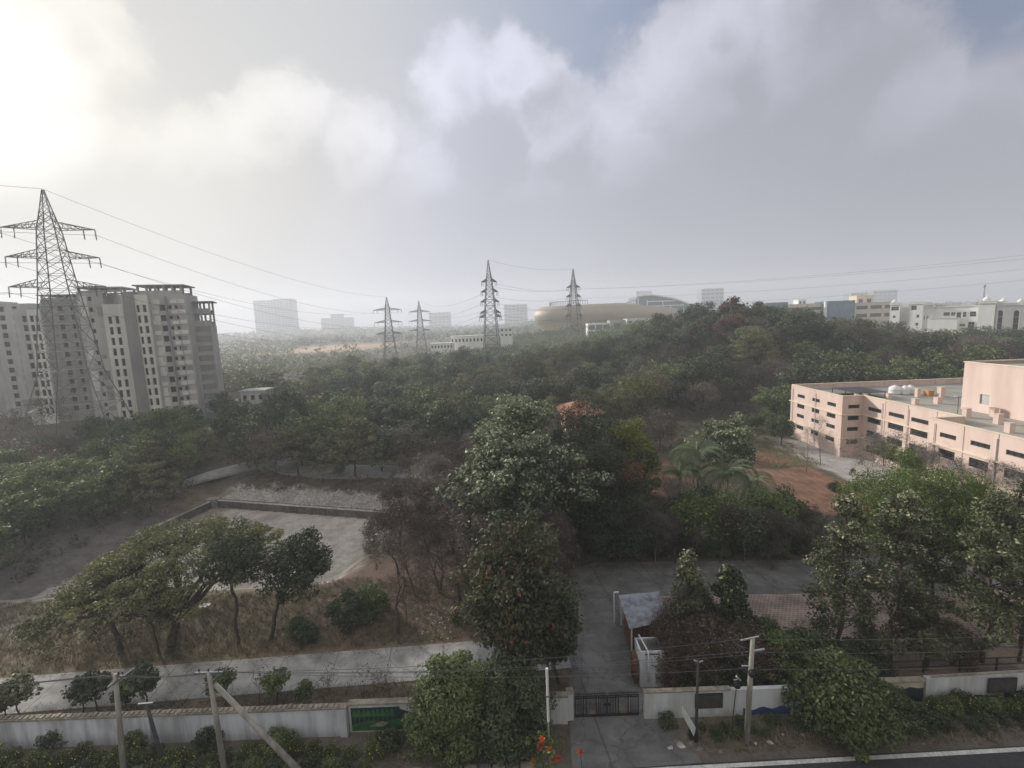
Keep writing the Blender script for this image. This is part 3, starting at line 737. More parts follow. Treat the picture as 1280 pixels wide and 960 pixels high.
# things on the roof
for i, (x, y, h, w) in enumerate([(65.4, 80.9, 1.0, .6), (71.4, 82.0, 1.5, .6), (65.8, 75.9, .9, .7), (74.8, 81.2, 1.7, .8), (69.4, 75.8, 1.0, .8), (64.3, 65.6, 1.3, .7), (68.2, 65.6, 1.2, .7), (64.6, 61.5, 1.3, .7), (61.4, 57.0, 1.2, .7), (60.6, 82.0, .9, .5)]):
    o = MB().box(-w / 2, -w / 2, 0, w / 2, w / 2, h).box(-w / 2 - .04, -w / 2 - .04, h + .002, w / 2 + .04, w / 2 + .04, h + .08).build('roof_stub', M['pink'], loc=(x, y, 9.8))
    tag(o, 'short pink column stub standing on the grey flat roof of the pink building', 'column', 'column stubs on the pink building roof')
for i, (x, y, rr_, w) in enumerate([(70.3, 85.6, .95, 'largest and leftmost'), (71.5, 84.8, .7, 'middle'), (72.8, 85.2, .75, 'rightmost')]):
    t = thing('water_tank', w + ' of the three white water tanks on the pink building roof', 'water tank', (x, y, 9.8), group='water tanks on the pink building')
    MB().lathe([(0, 0), (rr_, .02), (rr_, .25), (rr_ * 1.03, .3), (rr_, .35), (rr_, .8), (rr_ * 1.03, .85), (rr_, .9), (rr_ * .95, 1.25), (rr_ * .55, 1.5), (.25, 1.56), (.25, 1.66), (0, 1.68)], n=18).build('drum', M['plastic_white'], t, True)
    MB().tube([(rr_ * .9, 0, .3), (rr_ + .3, 0, .25), (rr_ + .3, 0, 0)], .04, 6).build('pipe', M['steel'], t)
t = thing('orange_box', 'small orange box on the pink building roof beside the white tanks', 'box', (73.9, 82.6, 9.8)); MB().box(-.5, -.5, 0, .5, .5, .9).build('body', M['orange'], t); MB().box(-.55, -.55, .902, .55, .55, .98).build('lid', M['orange'], t)
t = thing('antenna_mast', 'thin mast with a small dish on the pink building roof', 'antenna', (65.5, 68.2, 9.8))
MB().tube([(0, 0, 0), (0, 0, 2.6)], .05, 6).build('mast', M['steel'], t); MB().lathe([(0, .1), (.3, .02), (.5, -.12)], (-.2, 0, 2.7), 12).build('dish', M['steel_light'], t); MB().bar((-.9, 0, 2.3), (.6, 0, 2.5), .05).build('crossbar', M['steel'], t)
t = thing('roof_canopy', 'dark low canopy over the opening in the pink building roof', 'canopy', (61, 82.5, 9.8))
cn = MB().box(-.4, -.2, 1.0, 5.2, 6.2, 1.12); cn.build('slab', M['pole_dark'], t)
c2 = MB()
for x in (-.3, 2.2, 5.0):
    for y in (-.1, 6.0): MB().box(x, y, -.2, x + .15, y + .15, .998).build('post', M['steel'], t)
MB().box(-.2, .3, -2.6, 5, 6, -2.4).build('floor', M['concrete_dark'], t)
# shed-side clutter by the pink building
t = thing('motorbike', 'dark motorbike parked on the grey strip beside the pink building', 'motorbike', (52.8, 71.3, 0), .5)
for x in (-.62, .62):
    w_ = MB().tube([(x + .3 * math.cos(a * math.pi / 8), 0, .31 + .3 * math.sin(a * math.pi / 8)) for a in range(17)], .05, 6, False).build('wheel', M['black_rubber'], t)
    hb = MB()
    for a in range(6): hb.bar((x, 0, .31), (x + .28 * math.cos(a), 0, .31 + .28 * math.sin(a)), .02)
    hb.build('spokes', M['steel_light'], w_)
MB().tube([(-.6, 0, .32), (-.3, 0, .6), (.2, 0, .62), (.45, 0, .85), (.62, 0, .32)], .04, 6).build('frame', M['iron'], t)
MB().lathe([(0, 0), (.14, .05), (.17, .16), (.1, .27), (0, .3)], (.12, 0, .68), 10, 1.6, 1).build('tank', M['rust'], t, True)
MB().box(-.6, -.12, .72, 0, .12, .82).build('seat', M['black_rubber'], t)
MB().box(-.15, -.13, .28, .22, .13, .58).build('engine', M['steel'], t)
MB().bar((.42, -.33, 1.02), (.42, .33, 1.02), .035).build('handlebar', M['steel'], t); MB().lathe([(0, 0), (.1, .02), (.1, .1), (0, .12)], (.5, 0, .82), 10).build('headlight', M['plastic_white'], t)

# ------------------------------------------------------------------ concrete apartment towers
FH = 2.85
def tower(label, x0, y0, bays, depth, rot=0.0, nf=12, body_h=None):
    """bays: (u0, u1, protrusion, top height, material, openings per floor [(a, b, z0, z1)], first floor)"""
    t = thing('apartment_tower', label, 'building', (x0, y0, float(zf(x0, y0))), rot, 'unfinished concrete towers')
    u = (1, 0, 0); n = (0, -1, 0); cnt = 0
    proto = {}
    for (a, b, pr, top, mat, ops, f0) in bays:
        y = -pr; rects = []
        for f in range(f0, nf):
            for (c, d, z0, z1) in ops:
                if f * FH + z1 < top - .4: rects.append((c, d, f * FH + z0, f * FH + z1))
        mb = MB().facade((a, y, 0), u, b - a, top, rects, .45, n)
        mb.add([(a, y, 0), (a, depth, 0), (a, depth, top), (a, y, top)], [(0, 1, 2, 3)]).add([(b, y, 0), (b, depth, 0), (b, depth, top), (b, y, top)], [(0, 1, 2, 3)])
        mb.add([(a, y, top), (b, y, top), (b, depth, top), (a, depth, top)], [(0, 1, 2, 3)]).add([(a, depth, 0), (b, depth, 0), (b, depth, top), (a, depth, top)], [(0, 1, 2, 3)])
        mb.build('wall', M[mat], t)
        sl_ = MB()
        for f in range(1, nf + 1):
            if f * FH < top - .2: sl_.box(a + .03, y - .06, f * FH - .32, b - .03, y - .002, f * FH - .18)
        if ops: sl_.build('slab_edge', M['concrete_pale' if mat == 'concrete_pale' else 'concrete'], t)
        for (c, d, z0, z1) in rects:
            key = (round(d - c, 2), round(z1 - z0, 2))
            if key not in proto:
                w_, h_ = key; m_ = MB().box(0, 0, 0, w_, .05, h_)
                proto[key] = m_.mesh('window', M['dark_open'])
            o = bpy.data.objects.new('window', proto[key]); o.location = (a + c, y + .40, z0); link(o, t); cnt += 1
    return t


def crown(t, a, b, pr, depth, z, h, ov=.9, cols=5, mat='concrete_dark'):
    """open storey: columns and a flat overhanging slab"""
    c = MB()
    for k in range(cols):
        x = a + (b - a - .5) * k / (cols - 1)
        for yy in (-pr, depth - .5): MB().box(x, yy, z, x + .5, yy + .5, z + h - .002).build('column', M['concrete'], t)
    c.box(a, -pr + .05, z, b, -pr + .25, z + h * .45); c.box(a, depth - .25, z, b, depth - .05, z + h * .35)
    c.build('open_storey', M['concrete'], t)
    MB().box(a - ov, -pr - ov, z + h, b + ov, depth + ov, z + h + .3).build('roof_slab', M[mat], t)


w1 = [(.35, 1.3, .9, 2.3)]
TA = tower('largest near concrete tower with a wide overhanging roof slab, right of the big pylon', -113.6, 126.9, [
    (0, 5.6, 0, 37.4, 'concrete', [(2.3, 3.1, 1.0, 2.1)], 1),
    (5.6, 10.4, .9, 34.2, 'concrete_pale', [(.9, 1.7, .5, 2.45), (2.5, 3.3, .5, 2.45)], 1),  # pale bay: sunlit strip of the facade put into the colour
    (10.4, 13.0, 1.6, 37.4, 'concrete_dark', [], 1),
    (13.0, 16.0, 1.2, 36.6, 'concrete_pale', [(.3, .95, .5, 2.4), (1.7, 2.5, .5, 2.4)], 1),  # narrow pale bay, again sunlight painted as a lighter material
    (16.0, 24.6, 0, 36.6, 'concrete', [(2.2, 3.5, .8, 2.4), (4.2, 5.0, 1.2, 2.2), (5.7, 6.5, 1.2, 2.2)], 1)], 11, math.radians(18), nf=13)
for f in range(1, 13):
    MB().box(21.0, -.5, f * FH - .15, 22.5, -.005, f * FH + .85).build('balcony', M['concrete_pale'], TA)
    for xa, xb in ((16.4, 17.9), (22.6, 24.3)): MB().box(xa, -.12, f * FH - .1, xb, -.005, f * FH + 1.0).build('spandrel', M['concrete_pale'], TA)
def patches(t, a, b, y, n, seed, mat):
    r = random.Random(seed); m_ = MB()
    for _ in range(n):
        f = r.randint(1, 12); x = a + (b - a - 1.4) * r.random(); m_.box(x, y - .035 - .002 * r.random(), f * FH - .15, x + r.uniform(.7, 1.6), y - .001, f * FH + r.choice((1.0, 2.3)))
    m_.build('facade_patches', M[mat], t)
patches(TA, 16.2, 18.2, 0, 14, 1, 'concrete_pale'); patches(TA, 20.3, 24.4, 0, 22, 2, 'concrete_dark'); patches(TA, .2, 2.2, 0, 10, 3, 'concrete_pale'); patches(TA, 3.2, 5.4, 0, 12, 4, 'concrete_dark')
MB().box(19.7, -.5, 0, 20.1, -.004, 36).build('shaft', M['concrete_dark'], TA)
crown(TA, 13.4, 24.0, 0, 9, 36.61, 2.3, .7, 6)
crown(TA, .4, 10.0, 0, 9, 37.41, 1.1, .5, 5, 'concrete')
TB = tower('slim concrete tower with an open framed top, rightmost of the grey towers', -96.0, 138.5, [
    (0, 1.2, -.8, 34, 'concrete_dark', [], 1),
    (1.2, 8.6, .3, 27.8, 'concrete', [(.8, 2.2, .9, 2.2)], 0)], 7, math.radians(24), nf=10)
st_ = MB()
for f in range(0, 10): st_.box(4.2, -.38, f * FH + .25, 8.0, -.305, f * FH + 2.0)
st_.build('infill_panel', M['concrete_dark'], TB)
crown(TB, 1.3, 8.5, .3, 6.8, 27.81, 3.2, 0, 4); crown(TB, 1.3, 8.5, .3, 6.8, 31.32, 3.2, .9, 4)
TC = tower('concrete tower seen through the big pylon, between its two neighbours', -145.9, 141.8, [
    (0, 4.0, .6, 36.0, 'concrete', [(2.2, 3.4, .6, 2.4)], 1),
    (4.0, 7.6, 1.0, 35.6, 'concrete_pale', [(.5, 1.6, .5, 2.4), (2.1, 3.0, .5, 2.4)], 1),  # pale bay with the sun on its face painted in
    (7.6, 19.5, 0, 38.5, 'concrete_dark', [(4.6, 6.0, .8, 2.3), (8.2, 9.1, .9, 2.3)], 1),
    (19.5, 23.6, .5, 35.2, 'concrete', [(1.4, 2.3, .9, 2.2)], 1)], 11, math.radians(18), nf=13)
TC.scale = (.85, 1, .975)
crown(TC, 7.9, 19.2, 0, 9, 38.51, 1.2, .8, 6)
TD = tower('farthest concrete tower with pale balcony columns, at the left edge', -199.4, 146.4, [
    (0, 12, .4, 38.6, 'concrete', [(1, 2.4, .8, 2.4), (5, 6.4, .8, 2.4)], 1),
    (12, 24, .6, 39, 'concrete_pale', [(1.2, 2.8, .6, 2.4), (4, 5.2, .6, 2.4), (8, 9.6, .6, 2.4)], 1),
    (24, 33.5, 0, 38.6, 'concrete', [(2.2, 4.8, .8, 2.3)], 1),
    (33.5, 44, 1, 37.5, 'concrete', [(1.5, 2.9, .8, 2.4), (5, 6.2, .8, 2.4)], 1)], 12, math.radians(18), nf=13)
# small grey house and low white blocks
def block(name, label, cat, px0, px1, Y, ytop, ybot=None, dep=10, mat='white_paint', nwin=4, rows=1, glass='dark_glass', rot=0, wh=(.35, .72), z0=None, win='window', ww=.5, group=None, roofc=None):
    a = at(px0, ytop, Y); b = at(px1, ytop, Y); zt = max(a[2], b[2]); g0 = float(zf(a[0], Y)) if z0 is None else z0
    zb = g0 - 1; t = thing(name, label, cat, (a[0], Y, zb), rot, group); Wd = (b[0] - a[0]) / max(.5, math.cos(rot)); H = zt - zb
    zv = H if ybot is None else min(H, zt - at((px0 + px1) / 2, ybot, Y)[2])
    ops = []; sh = zv / rows
    for r in range(rows):
        for k in range(nwin):
            c = Wd * (k + .5) / nwin; hw = Wd / nwin * ww / 2; ops.append((c - hw, c + hw, H - zv + sh * (r + wh[0]), H - zv + sh * (r + wh[1])))
    mb = MB().facade((0, 0, 0), (1, 0, 0), Wd, H, ops, .3, (0, -1, 0))
    mb.add([(0, 0, 0), (0, dep, 0), (0, dep, H), (0, 0, H)], [(0, 1, 2, 3)]).add([(Wd, 0, 0), (Wd, dep, 0), (Wd, dep, H), (Wd, 0, H)], [(0, 1, 2, 3)]).add([(0, dep, 0), (Wd, dep, 0), (Wd, dep, H), (0, dep, H)], [(0, 1, 2, 3)])
    mb.build('wall', M[mat], t)
    MB().box(-.2, -.2, H + .003, Wd + .2, dep + .2, H + .3).build('roof', M[roofc or mat], t)
    for o_ in ops[:100]: window(t, (o_[0], 0, o_[2]), (1, 0, 0), (0, -1, 0), o_[1] - o_[0], o_[3] - o_[2], .3, M[glass], name=win)
    return t, Wd, H


block('old_house', 'small weathered grey two-storey house below the slim tower, behind trees', 'house', 300, 330, 125, 490, 522, 5, 'concrete', 3, 2, 'dark_open', z0=0)
block('low_building', 'long low cream block with a row of square windows, in the woods', 'building', 538, 566, 300, 430, 438, 9, 'white_paint', 7, 1, z0=0)
block('low_building', 'higher white flat-roofed block beside the long low one in the woods', 'building', 563, 604, 312, 421, 431, 9, 'white_paint', 9, 1, z0=0)
block('low_building', 'small white hut with a dark upper window just right of the tallest pylon', 'building', 625, 640, 300, 410, 422, 8, 'white_paint', 3, 2, z0=0)
block('annex_building', 'grey cubic annex with one dark window in front of the golden stadium', 'building', 762, 782, 400, 401, 412, 10, 'concrete', 1, 1, 'dark_open')
block('annex_building', 'long low pale terrace below the stadium rim, right of the cubic annex', 'building', 784, 840, 405, 399, 414, 14, 'concrete_pale', 7, 2)
t, Wd, H = block('open_pavilion', 'white open pavilion with two slabs on slim columns before the golden stadium', 'pavilion', 735, 763, 390, 405, 430, 12, 'white_paint', 3, 2, 'blue_glass', wh=(.1, .8), ww=.85)
block('blue_office', 'curved blue glass office block, leftmost of the two, above the hilltop trees', 'office building', 958, 985, 420, 379, 400, 16, 'blue_glass', 6, 4, 'blue_glass', ww=.86, wh=(.1, .85))
block('office_wing', 'long cream office wing with ribbon windows linking two blue glass blocks', 'office building', 984, 1032, 424, 381, 400, 14, 'cream', 1, 2, 'dark_glass', ww=.96, wh=(.2, .6))
block('blue_office', 'wide blue glass office block with a white left fin, right of the cream wing', 'office building', 1033, 1069, 418, 377, 400, 16, 'blue_glass', 8, 4, 'blue_glass', ww=.86, wh=(.1, .85))
MBf = MB().box(0, 0, 0, 1.6, 2, 24); o = MBf.build('white_fin', M['white_paint'], loc=(at(1031, 377, 416)[0], 415, at(1031, 377, 416)[2] - 24)); tag(o, 'white vertical fin at the left edge of the wide blue glass office block', 'building fin')
block('office_wing', 'short cream office wing with grey windows behind the white palace building', 'office building', 1069, 1122, 424, 379, 398, 14, 'cream', 3, 2, 'dark_glass', ww=.8, wh=(.2, .65))
block('roof_tower', 'orange cream lift tower rising over the far office wings', 'building', 1071, 1092, 445, 370, 384, 10, 'cream', 2, 1)
block('roof_tower', 'small white rooftop block on the cream office wing between blue glass blocks', 'building', 998, 1008, 432, 375, 382, 8, 'white_paint', 2, 1)
block('hill_hut', 'small pale roof showing among the dark hilltop trees', 'hut', 999, 1018, 172, 413, 420, 5, 'riprap', 2, 1, z0=8, roofc='tin')
# far hazy towers
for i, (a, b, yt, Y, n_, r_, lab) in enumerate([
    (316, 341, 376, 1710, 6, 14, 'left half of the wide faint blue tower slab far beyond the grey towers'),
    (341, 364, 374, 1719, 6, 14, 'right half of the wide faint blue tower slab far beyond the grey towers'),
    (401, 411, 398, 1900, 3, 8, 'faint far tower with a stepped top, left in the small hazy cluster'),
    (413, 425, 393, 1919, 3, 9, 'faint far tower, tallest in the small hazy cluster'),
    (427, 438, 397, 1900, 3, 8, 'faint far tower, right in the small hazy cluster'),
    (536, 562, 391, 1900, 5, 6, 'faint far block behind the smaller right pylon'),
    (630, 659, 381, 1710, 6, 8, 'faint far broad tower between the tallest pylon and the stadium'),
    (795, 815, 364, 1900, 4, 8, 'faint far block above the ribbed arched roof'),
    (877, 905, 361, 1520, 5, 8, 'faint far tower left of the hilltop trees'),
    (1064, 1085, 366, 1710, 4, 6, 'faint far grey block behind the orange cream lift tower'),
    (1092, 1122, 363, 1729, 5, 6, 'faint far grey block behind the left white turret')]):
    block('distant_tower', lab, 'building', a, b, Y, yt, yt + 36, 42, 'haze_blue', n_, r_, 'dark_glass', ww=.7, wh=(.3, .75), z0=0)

# ------------------------------------------------------------------ golden stadium
sx0, sx1 = at(667, 390, 520)[0], at(866, 388, 520)[0]; scx = (sx0 + sx1) / 2; srx = (sx1 - sx0) / 2
zt_ = at(745, 380, 472)[2]; zbm = at(745, 413, 472)[2]
st = thing('golden_stadium', 'huge golden oval stadium bowl with a bright sloping underside, beyond the woods', 'stadium', (scx, 520, zbm))
def taper(mb):
    mb.v = [(x, y, z * (1 - .42 * max(0.0, x / srx)) if z > 0 else z) for x, y, z in mb.v]; return mb
hh = zt_ - zbm
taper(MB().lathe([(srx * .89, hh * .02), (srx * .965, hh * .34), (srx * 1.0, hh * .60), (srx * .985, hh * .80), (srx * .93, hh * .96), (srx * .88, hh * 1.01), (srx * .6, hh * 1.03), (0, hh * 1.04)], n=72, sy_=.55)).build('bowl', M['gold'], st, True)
taper(MB().lathe([(srx * .885, hh * .0), (srx * .892, hh * .019), (srx * .967, hh * .335), (srx * .972, hh * .34)], n=72, sy_=.553)).build('underside', M['gold_lit'], st, True)
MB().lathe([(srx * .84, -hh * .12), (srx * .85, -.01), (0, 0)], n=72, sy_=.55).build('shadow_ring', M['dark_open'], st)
MB().lathe([(srx * .80, -hh * 1.2), (srx * .80, -hh * .11)], n=48, sy_=.55).build('base_wall', M['concrete'], st)
rl = MB()
for k in range(26):
    a = math.pi * (1.02 + .5 * k / 39); r_ = srx * .80
    rl.box(r_ * math.cos(a) - .2, r_ * .55 * math.sin(a) - .2, hh * 1.03, r_ * math.cos(a) + .2, r_ * .55 * math.sin(a) + .2, hh * 1.18)
for k in range(25):
    a = math.pi * (1.02 + .5 * k / 39); b = math.pi * (1.02 + .5 * (k + 1) / 39)
    rl.bar((srx * .8 * math.cos(a), srx * .44 * math.sin(a), hh * 1.18), (srx * .8 * math.cos(b), srx * .44 * math.sin(b), hh * 1.18), .5)
rl.build('roof_railing', M['steel'], st)
# ribbed arched hall behind it
Yh = 600; x0 = at(795, 385, Yh)[0]; x1 = at(876, 385, Yh)[0]; zb = at(830, 396, Yh)[2]; zt = at(825, 372, Yh)[2]; Wd = x1 - x0; ht = zt - zb
hl = thing('arched_hall', 'blue grey glass hall under white sweeping arched ribs, behind the stadium', 'building', (x0, Yh, zb))
prof = [(0, 1.06), (.1, 1.12), (.25, 1.12), (.4, 1.03), (.55, .93), (.7, .76), (.85, .54), (1.0, .28)]
MB().add([(Wd * a, 0, ht * b) for a, b in prof] + [(Wd * a, 40, ht * b) for a, b in prof] + [(0, 0, -20), (Wd, 0, -20), (0, 40, -20), (Wd, 40, -20)],
         [tuple(range(8)) + (17, 16)] + [(k, k + 8, k + 9, k + 1) for k in range(7)] + [(0, 16, 18, 8), (7, 15, 19, 17)]).build('hall', M['blue_glass'], hl)
rbm = MB(); rbm.tube([(Wd * a, -.8, ht * b + .4) for a, b in prof], 1.5, 6)
rbm.tube([(-Wd * .55, -4, ht * .35), (-Wd * .3, -3, ht * .55), (-Wd * .12, -1, ht * .85), (0, -.5, ht * .95)], 1.3, 6)
for k, z in enumerate((.78, .55, .32, .1)): rbm.box(Wd * (.16 + .0 * k), -1.2, ht * z, Wd * (.62 + .12 * k), -.3, ht * z + 1.5)
for x, z in ((.02, 1.05), (.16, .9), (.40, .8), (.52, .55)): rbm.box(Wd * x, -1.4, -4, Wd * x + 1.4, -.2, ht * z)
rbm.build('white_rib', M['white_paint'], hl)
for (a, b) in ((.04, .15), (.18, .39), (.42, .6)):
    window(hl, (Wd * a, -.02, ht * .36), (1, 0, 0), (0, -1, 0), Wd * (b - a), ht * .3, .1, M['dark_glass'])

# ------------------------------------------------------------------ white palace building on the right skyline
Yp = 262; PROT = math.radians(-55); PU = (math.cos(PROT), math.sin(PROT)); PN = (math.sin(PROT), -math.cos(PROT))    # along the front, outward
_a = at(1112, 390, Yp); PX0, PY0 = _a[0], Yp
def pl(px, py, yoff=0.0):
    """where a sight line meets the front plane, yoff in front of it: along, height over the foot"""
    d = raydir(px, py); ox, oy = PX0 + PN[0] * yoff, PY0 + PN[1] * yoff
    t_ = (ox * PN[0] + oy * PN[1]) / (d[0] * PN[0] + d[1] * PN[1])
    return float((d[0] * t_ - ox) * PU[0] + (d[1] * t_ - oy) * PU[1]), float(CAMZ + d[2] * t_ - 4)
wp = thing('white_palace', 'white palatial building with domed turrets and tall arched windows, on the right skyline', 'building', (PX0, PY0, 4), PROT)
wpm = MB(); wpw = []
def mass(pa, pb, ytop, yoff, dep, ops=()):
    a = pl(pa, 395, yoff)[0]; b = pl(pb, 395, yoff)[0]; h = pl((pa + pb) / 2, ytop, yoff)[1]
    oo = []
    for (c, d, e, f_) in ops: oo.append((pl(c, 395, yoff)[0] - a, pl(d, 395, yoff)[0] - a, pl((c + d) / 2, f_, yoff)[1], pl((c + d) / 2, e, yoff)[1]))
    wpm.facade((a, -yoff, 0), (1, 0, 0), b - a, h, oo, .4, (0, -1, 0))
    wpm.add([(a, -yoff, 0), (a, dep, 0), (a, dep, h), (a, -yoff, h)], [(0, 1, 2, 3)]).add([(b, -yoff, 0), (b, dep, 0), (b, dep, h), (b, -yoff, h)], [(0, 1, 2, 3)])
    wpm.add([(a, -yoff, h), (b, -yoff, h), (b, dep, h), (a, dep, h)], [(0, 1, 2, 3)]).add([(a, dep, 0), (b, dep, 0), (b, dep, h), (a, dep, h)], [(0, 1, 2, 3)])
    for o_ in oo: wpw.append(((a + o_[0], -yoff, o_[2]), o_[1] - o_[0], o_[3] - o_[2]))
    return a, b, h, -yoff
m1 = mass(1112, 1124.5, 379, 5, 8, [(1113.5, 1122.8, 383.5, 388), (1116, 1119.5, 394.5, 397.5), (1116, 1119, 404, 407)])
m3 = mass(1136.1, 1153, 378, 4, 10, [(1138.5, 1145, 382.5, 387.5), (1145.5, 1149, 393.5, 397), (1145, 1148.5, 403.5, 407)])
m2 = mass(1124.8, 1136, 384, 0, 9)
m4 = mass(1153.1, 1166, 382, 1.5, 10, [(1153.8, 1156, 395, 399), (1158, 1160.5, 395.5, 399)])
m5 = mass(1166.1, 1222, 383.5, 0, 12, [(1179, 1187, 390.5, 394.5), (1188.5, 1194, 390.5, 394.5), (1195.5, 1201, 390.5, 397), (1203.5, 1207.5, 390, 396), (1212, 1220, 389.5, 395.5), (1200, 1207.5, 405, 407.8), (1211, 1219, 402.5, 410)])
m6 = mass(1160, 1197, 398, 5, -.1)
m7 = mass(1222.1, 1243, 377, 4, 12)
def archw(parent, cx, y, z0, z1, w):
    mb = MB(); pts = [(-w / 2, z0), (w / 2, z0)] + [(w / 2 * math.cos(a), z1 - w / 2 + w / 2 * math.sin(a)) for a in [math.pi * k / 8 for k in range(9)]]
    mb.add([(cx + p, y - .05, q_) for p, q_ in pts] + [(cx + p, y - .002, q_) for p, q_ in pts], [tuple(range(len(pts)))] + [(k, (k + 1) % len(pts), len(pts) + (k + 1) % len(pts), len(pts) + k) for k in range(len(pts))])
    w_ = mb.build('arched_window', M['dark_glass'], parent)
    f2 = MB(); P_ = [(cx - w / 2 - .25, y - .15, z0)] + [(cx + (w / 2 + .25) * math.cos(a), y - .15, z1 - w / 2 + (w / 2 + .25) * math.sin(a)) for a in [math.pi - math.pi * k / 10 for k in range(11)]] + [(cx + w / 2 + .25, y - .15, z0)]
    f2.tube(P_, .22, 5)
    for k in range(1, 4): f2.bar((cx - w / 2, y - .1, z0 + (z1 - z0) * k / 4), (cx + w / 2, y - .1, z0 + (z1 - z0) * k / 4), .1)
    f2.build('frame', M['white_paint'], w_)
m8 = mass(1243.1, 1296, 379, 2, 14)
wpm.build('wall', M['white_paint'], wp)
for o_, w_, h_ in wpw: window(wp, o_, (1, 0, 0), (0, -1, 0), w_, h_, .4, M['dark_glass'], 1, M['concrete_pale'])
for c in (1250, 1270.5, 1290): archw(wp, pl(c, 395, 2)[0], -2, pl(c, 420, 2)[1], pl(c, 388, 2)[1], 1.7)
cor = MB()
for (a, b, h, y) in (m1, m3, m7, m8, m4): cor.box(a - .35, y - .45, h - .9, b + .35, y - .003, h - .45); cor.box(a - .2, y - .3, h + .003, b + .2, y + .5, h + .55)
cor.box(m5[0], -.5, m5[2] + .003, m5[1], .2, m5[2] + .35).box(m6[0] - .2, -5.3, m6[2] + .003, m6[1] + .2, -4.6, m6[2] + .3)
for px in (1247, 1242.5): s_ = pl(px, 390, 2)[0]; cor.box(s_ - .3, -2.6, 0, s_ + .3, -2.02, m8[2])
cor.build('cornice', M['white_paint'], wp)
dm = [(2.2, 0), (2.3, .3), (1.7, .32), (1.6, .9), (2.0, 1.1), (1.5, 1.7), (.8, 2.3), (.3, 2.8), (.15, 3.4), (0, 4.0)]
for c, s_, m_ in ((1118.5, .7, m1), (1233.5, .85, m7), (1254, .85, m8), (1247.5, .5, m8), (1276, .7, m8)):
    MB().lathe([(r * s_, z * s_) for r, z in dm], (pl(c, 380, -2)[0], 1.5, m_[2] + .1), 16).build('domed_turret', M['white_paint'], wp, True)
MB().box(pl(1168, 385, -3)[0], 3, m5[2] - .5, pl(1218, 385, -3)[0], 11, m5[2] + 1.9).build('penthouse', M['concrete'], wp)
def wx(px, py=395, Y=Yp): return at(px, py, Y)[0]
o = thing('lattice_mast', 'thin dark lattice mast standing behind the domed white turret', 'mast', (wx(1229, 380, 262), 262, 20))
mm = MB()
for sx_ in (-.4, .4): mm.bar((sx_, 0, 0), (sx_ * .4, 0, 15.3), .12)
for k in range(12): mm.bar((-.4 + .02 * k, 0, 4 + k), (.4 - .02 * k, 0, 5 + k), .08)
mm.build('frame', M['steel'], o); MB().bar((-.6, 0, 14), (.6, 0, 14.6), .4).build('aerial', M['steel'], o)
# red roofed house in the wood
rt = at(728, 504, 95)
hs = thing('red_roof_house', 'house with a low red tiled hip roof almost hidden behind the dark mango trees', 'house', (rt[0], 95, 0))
ez = rt[2] - 2.2
MB().box(-3.5, 0, -.5, 3.5, 9, ez).build('wall', M['cream'], hs)
MB().add([(-4.6, -1.5, ez), (4.6, -1.5, ez), (4.6, 10.5, ez), (-4.6, 10.5, ez), (0, 4.0, rt[2]), (.8, 4.5, rt[2])], [(0, 1, 5, 4), (1, 2, 5), (2, 3, 4, 5), (3, 0, 4), (0, 3, 2, 1)]).build('roof', M['terracotta'], hs)

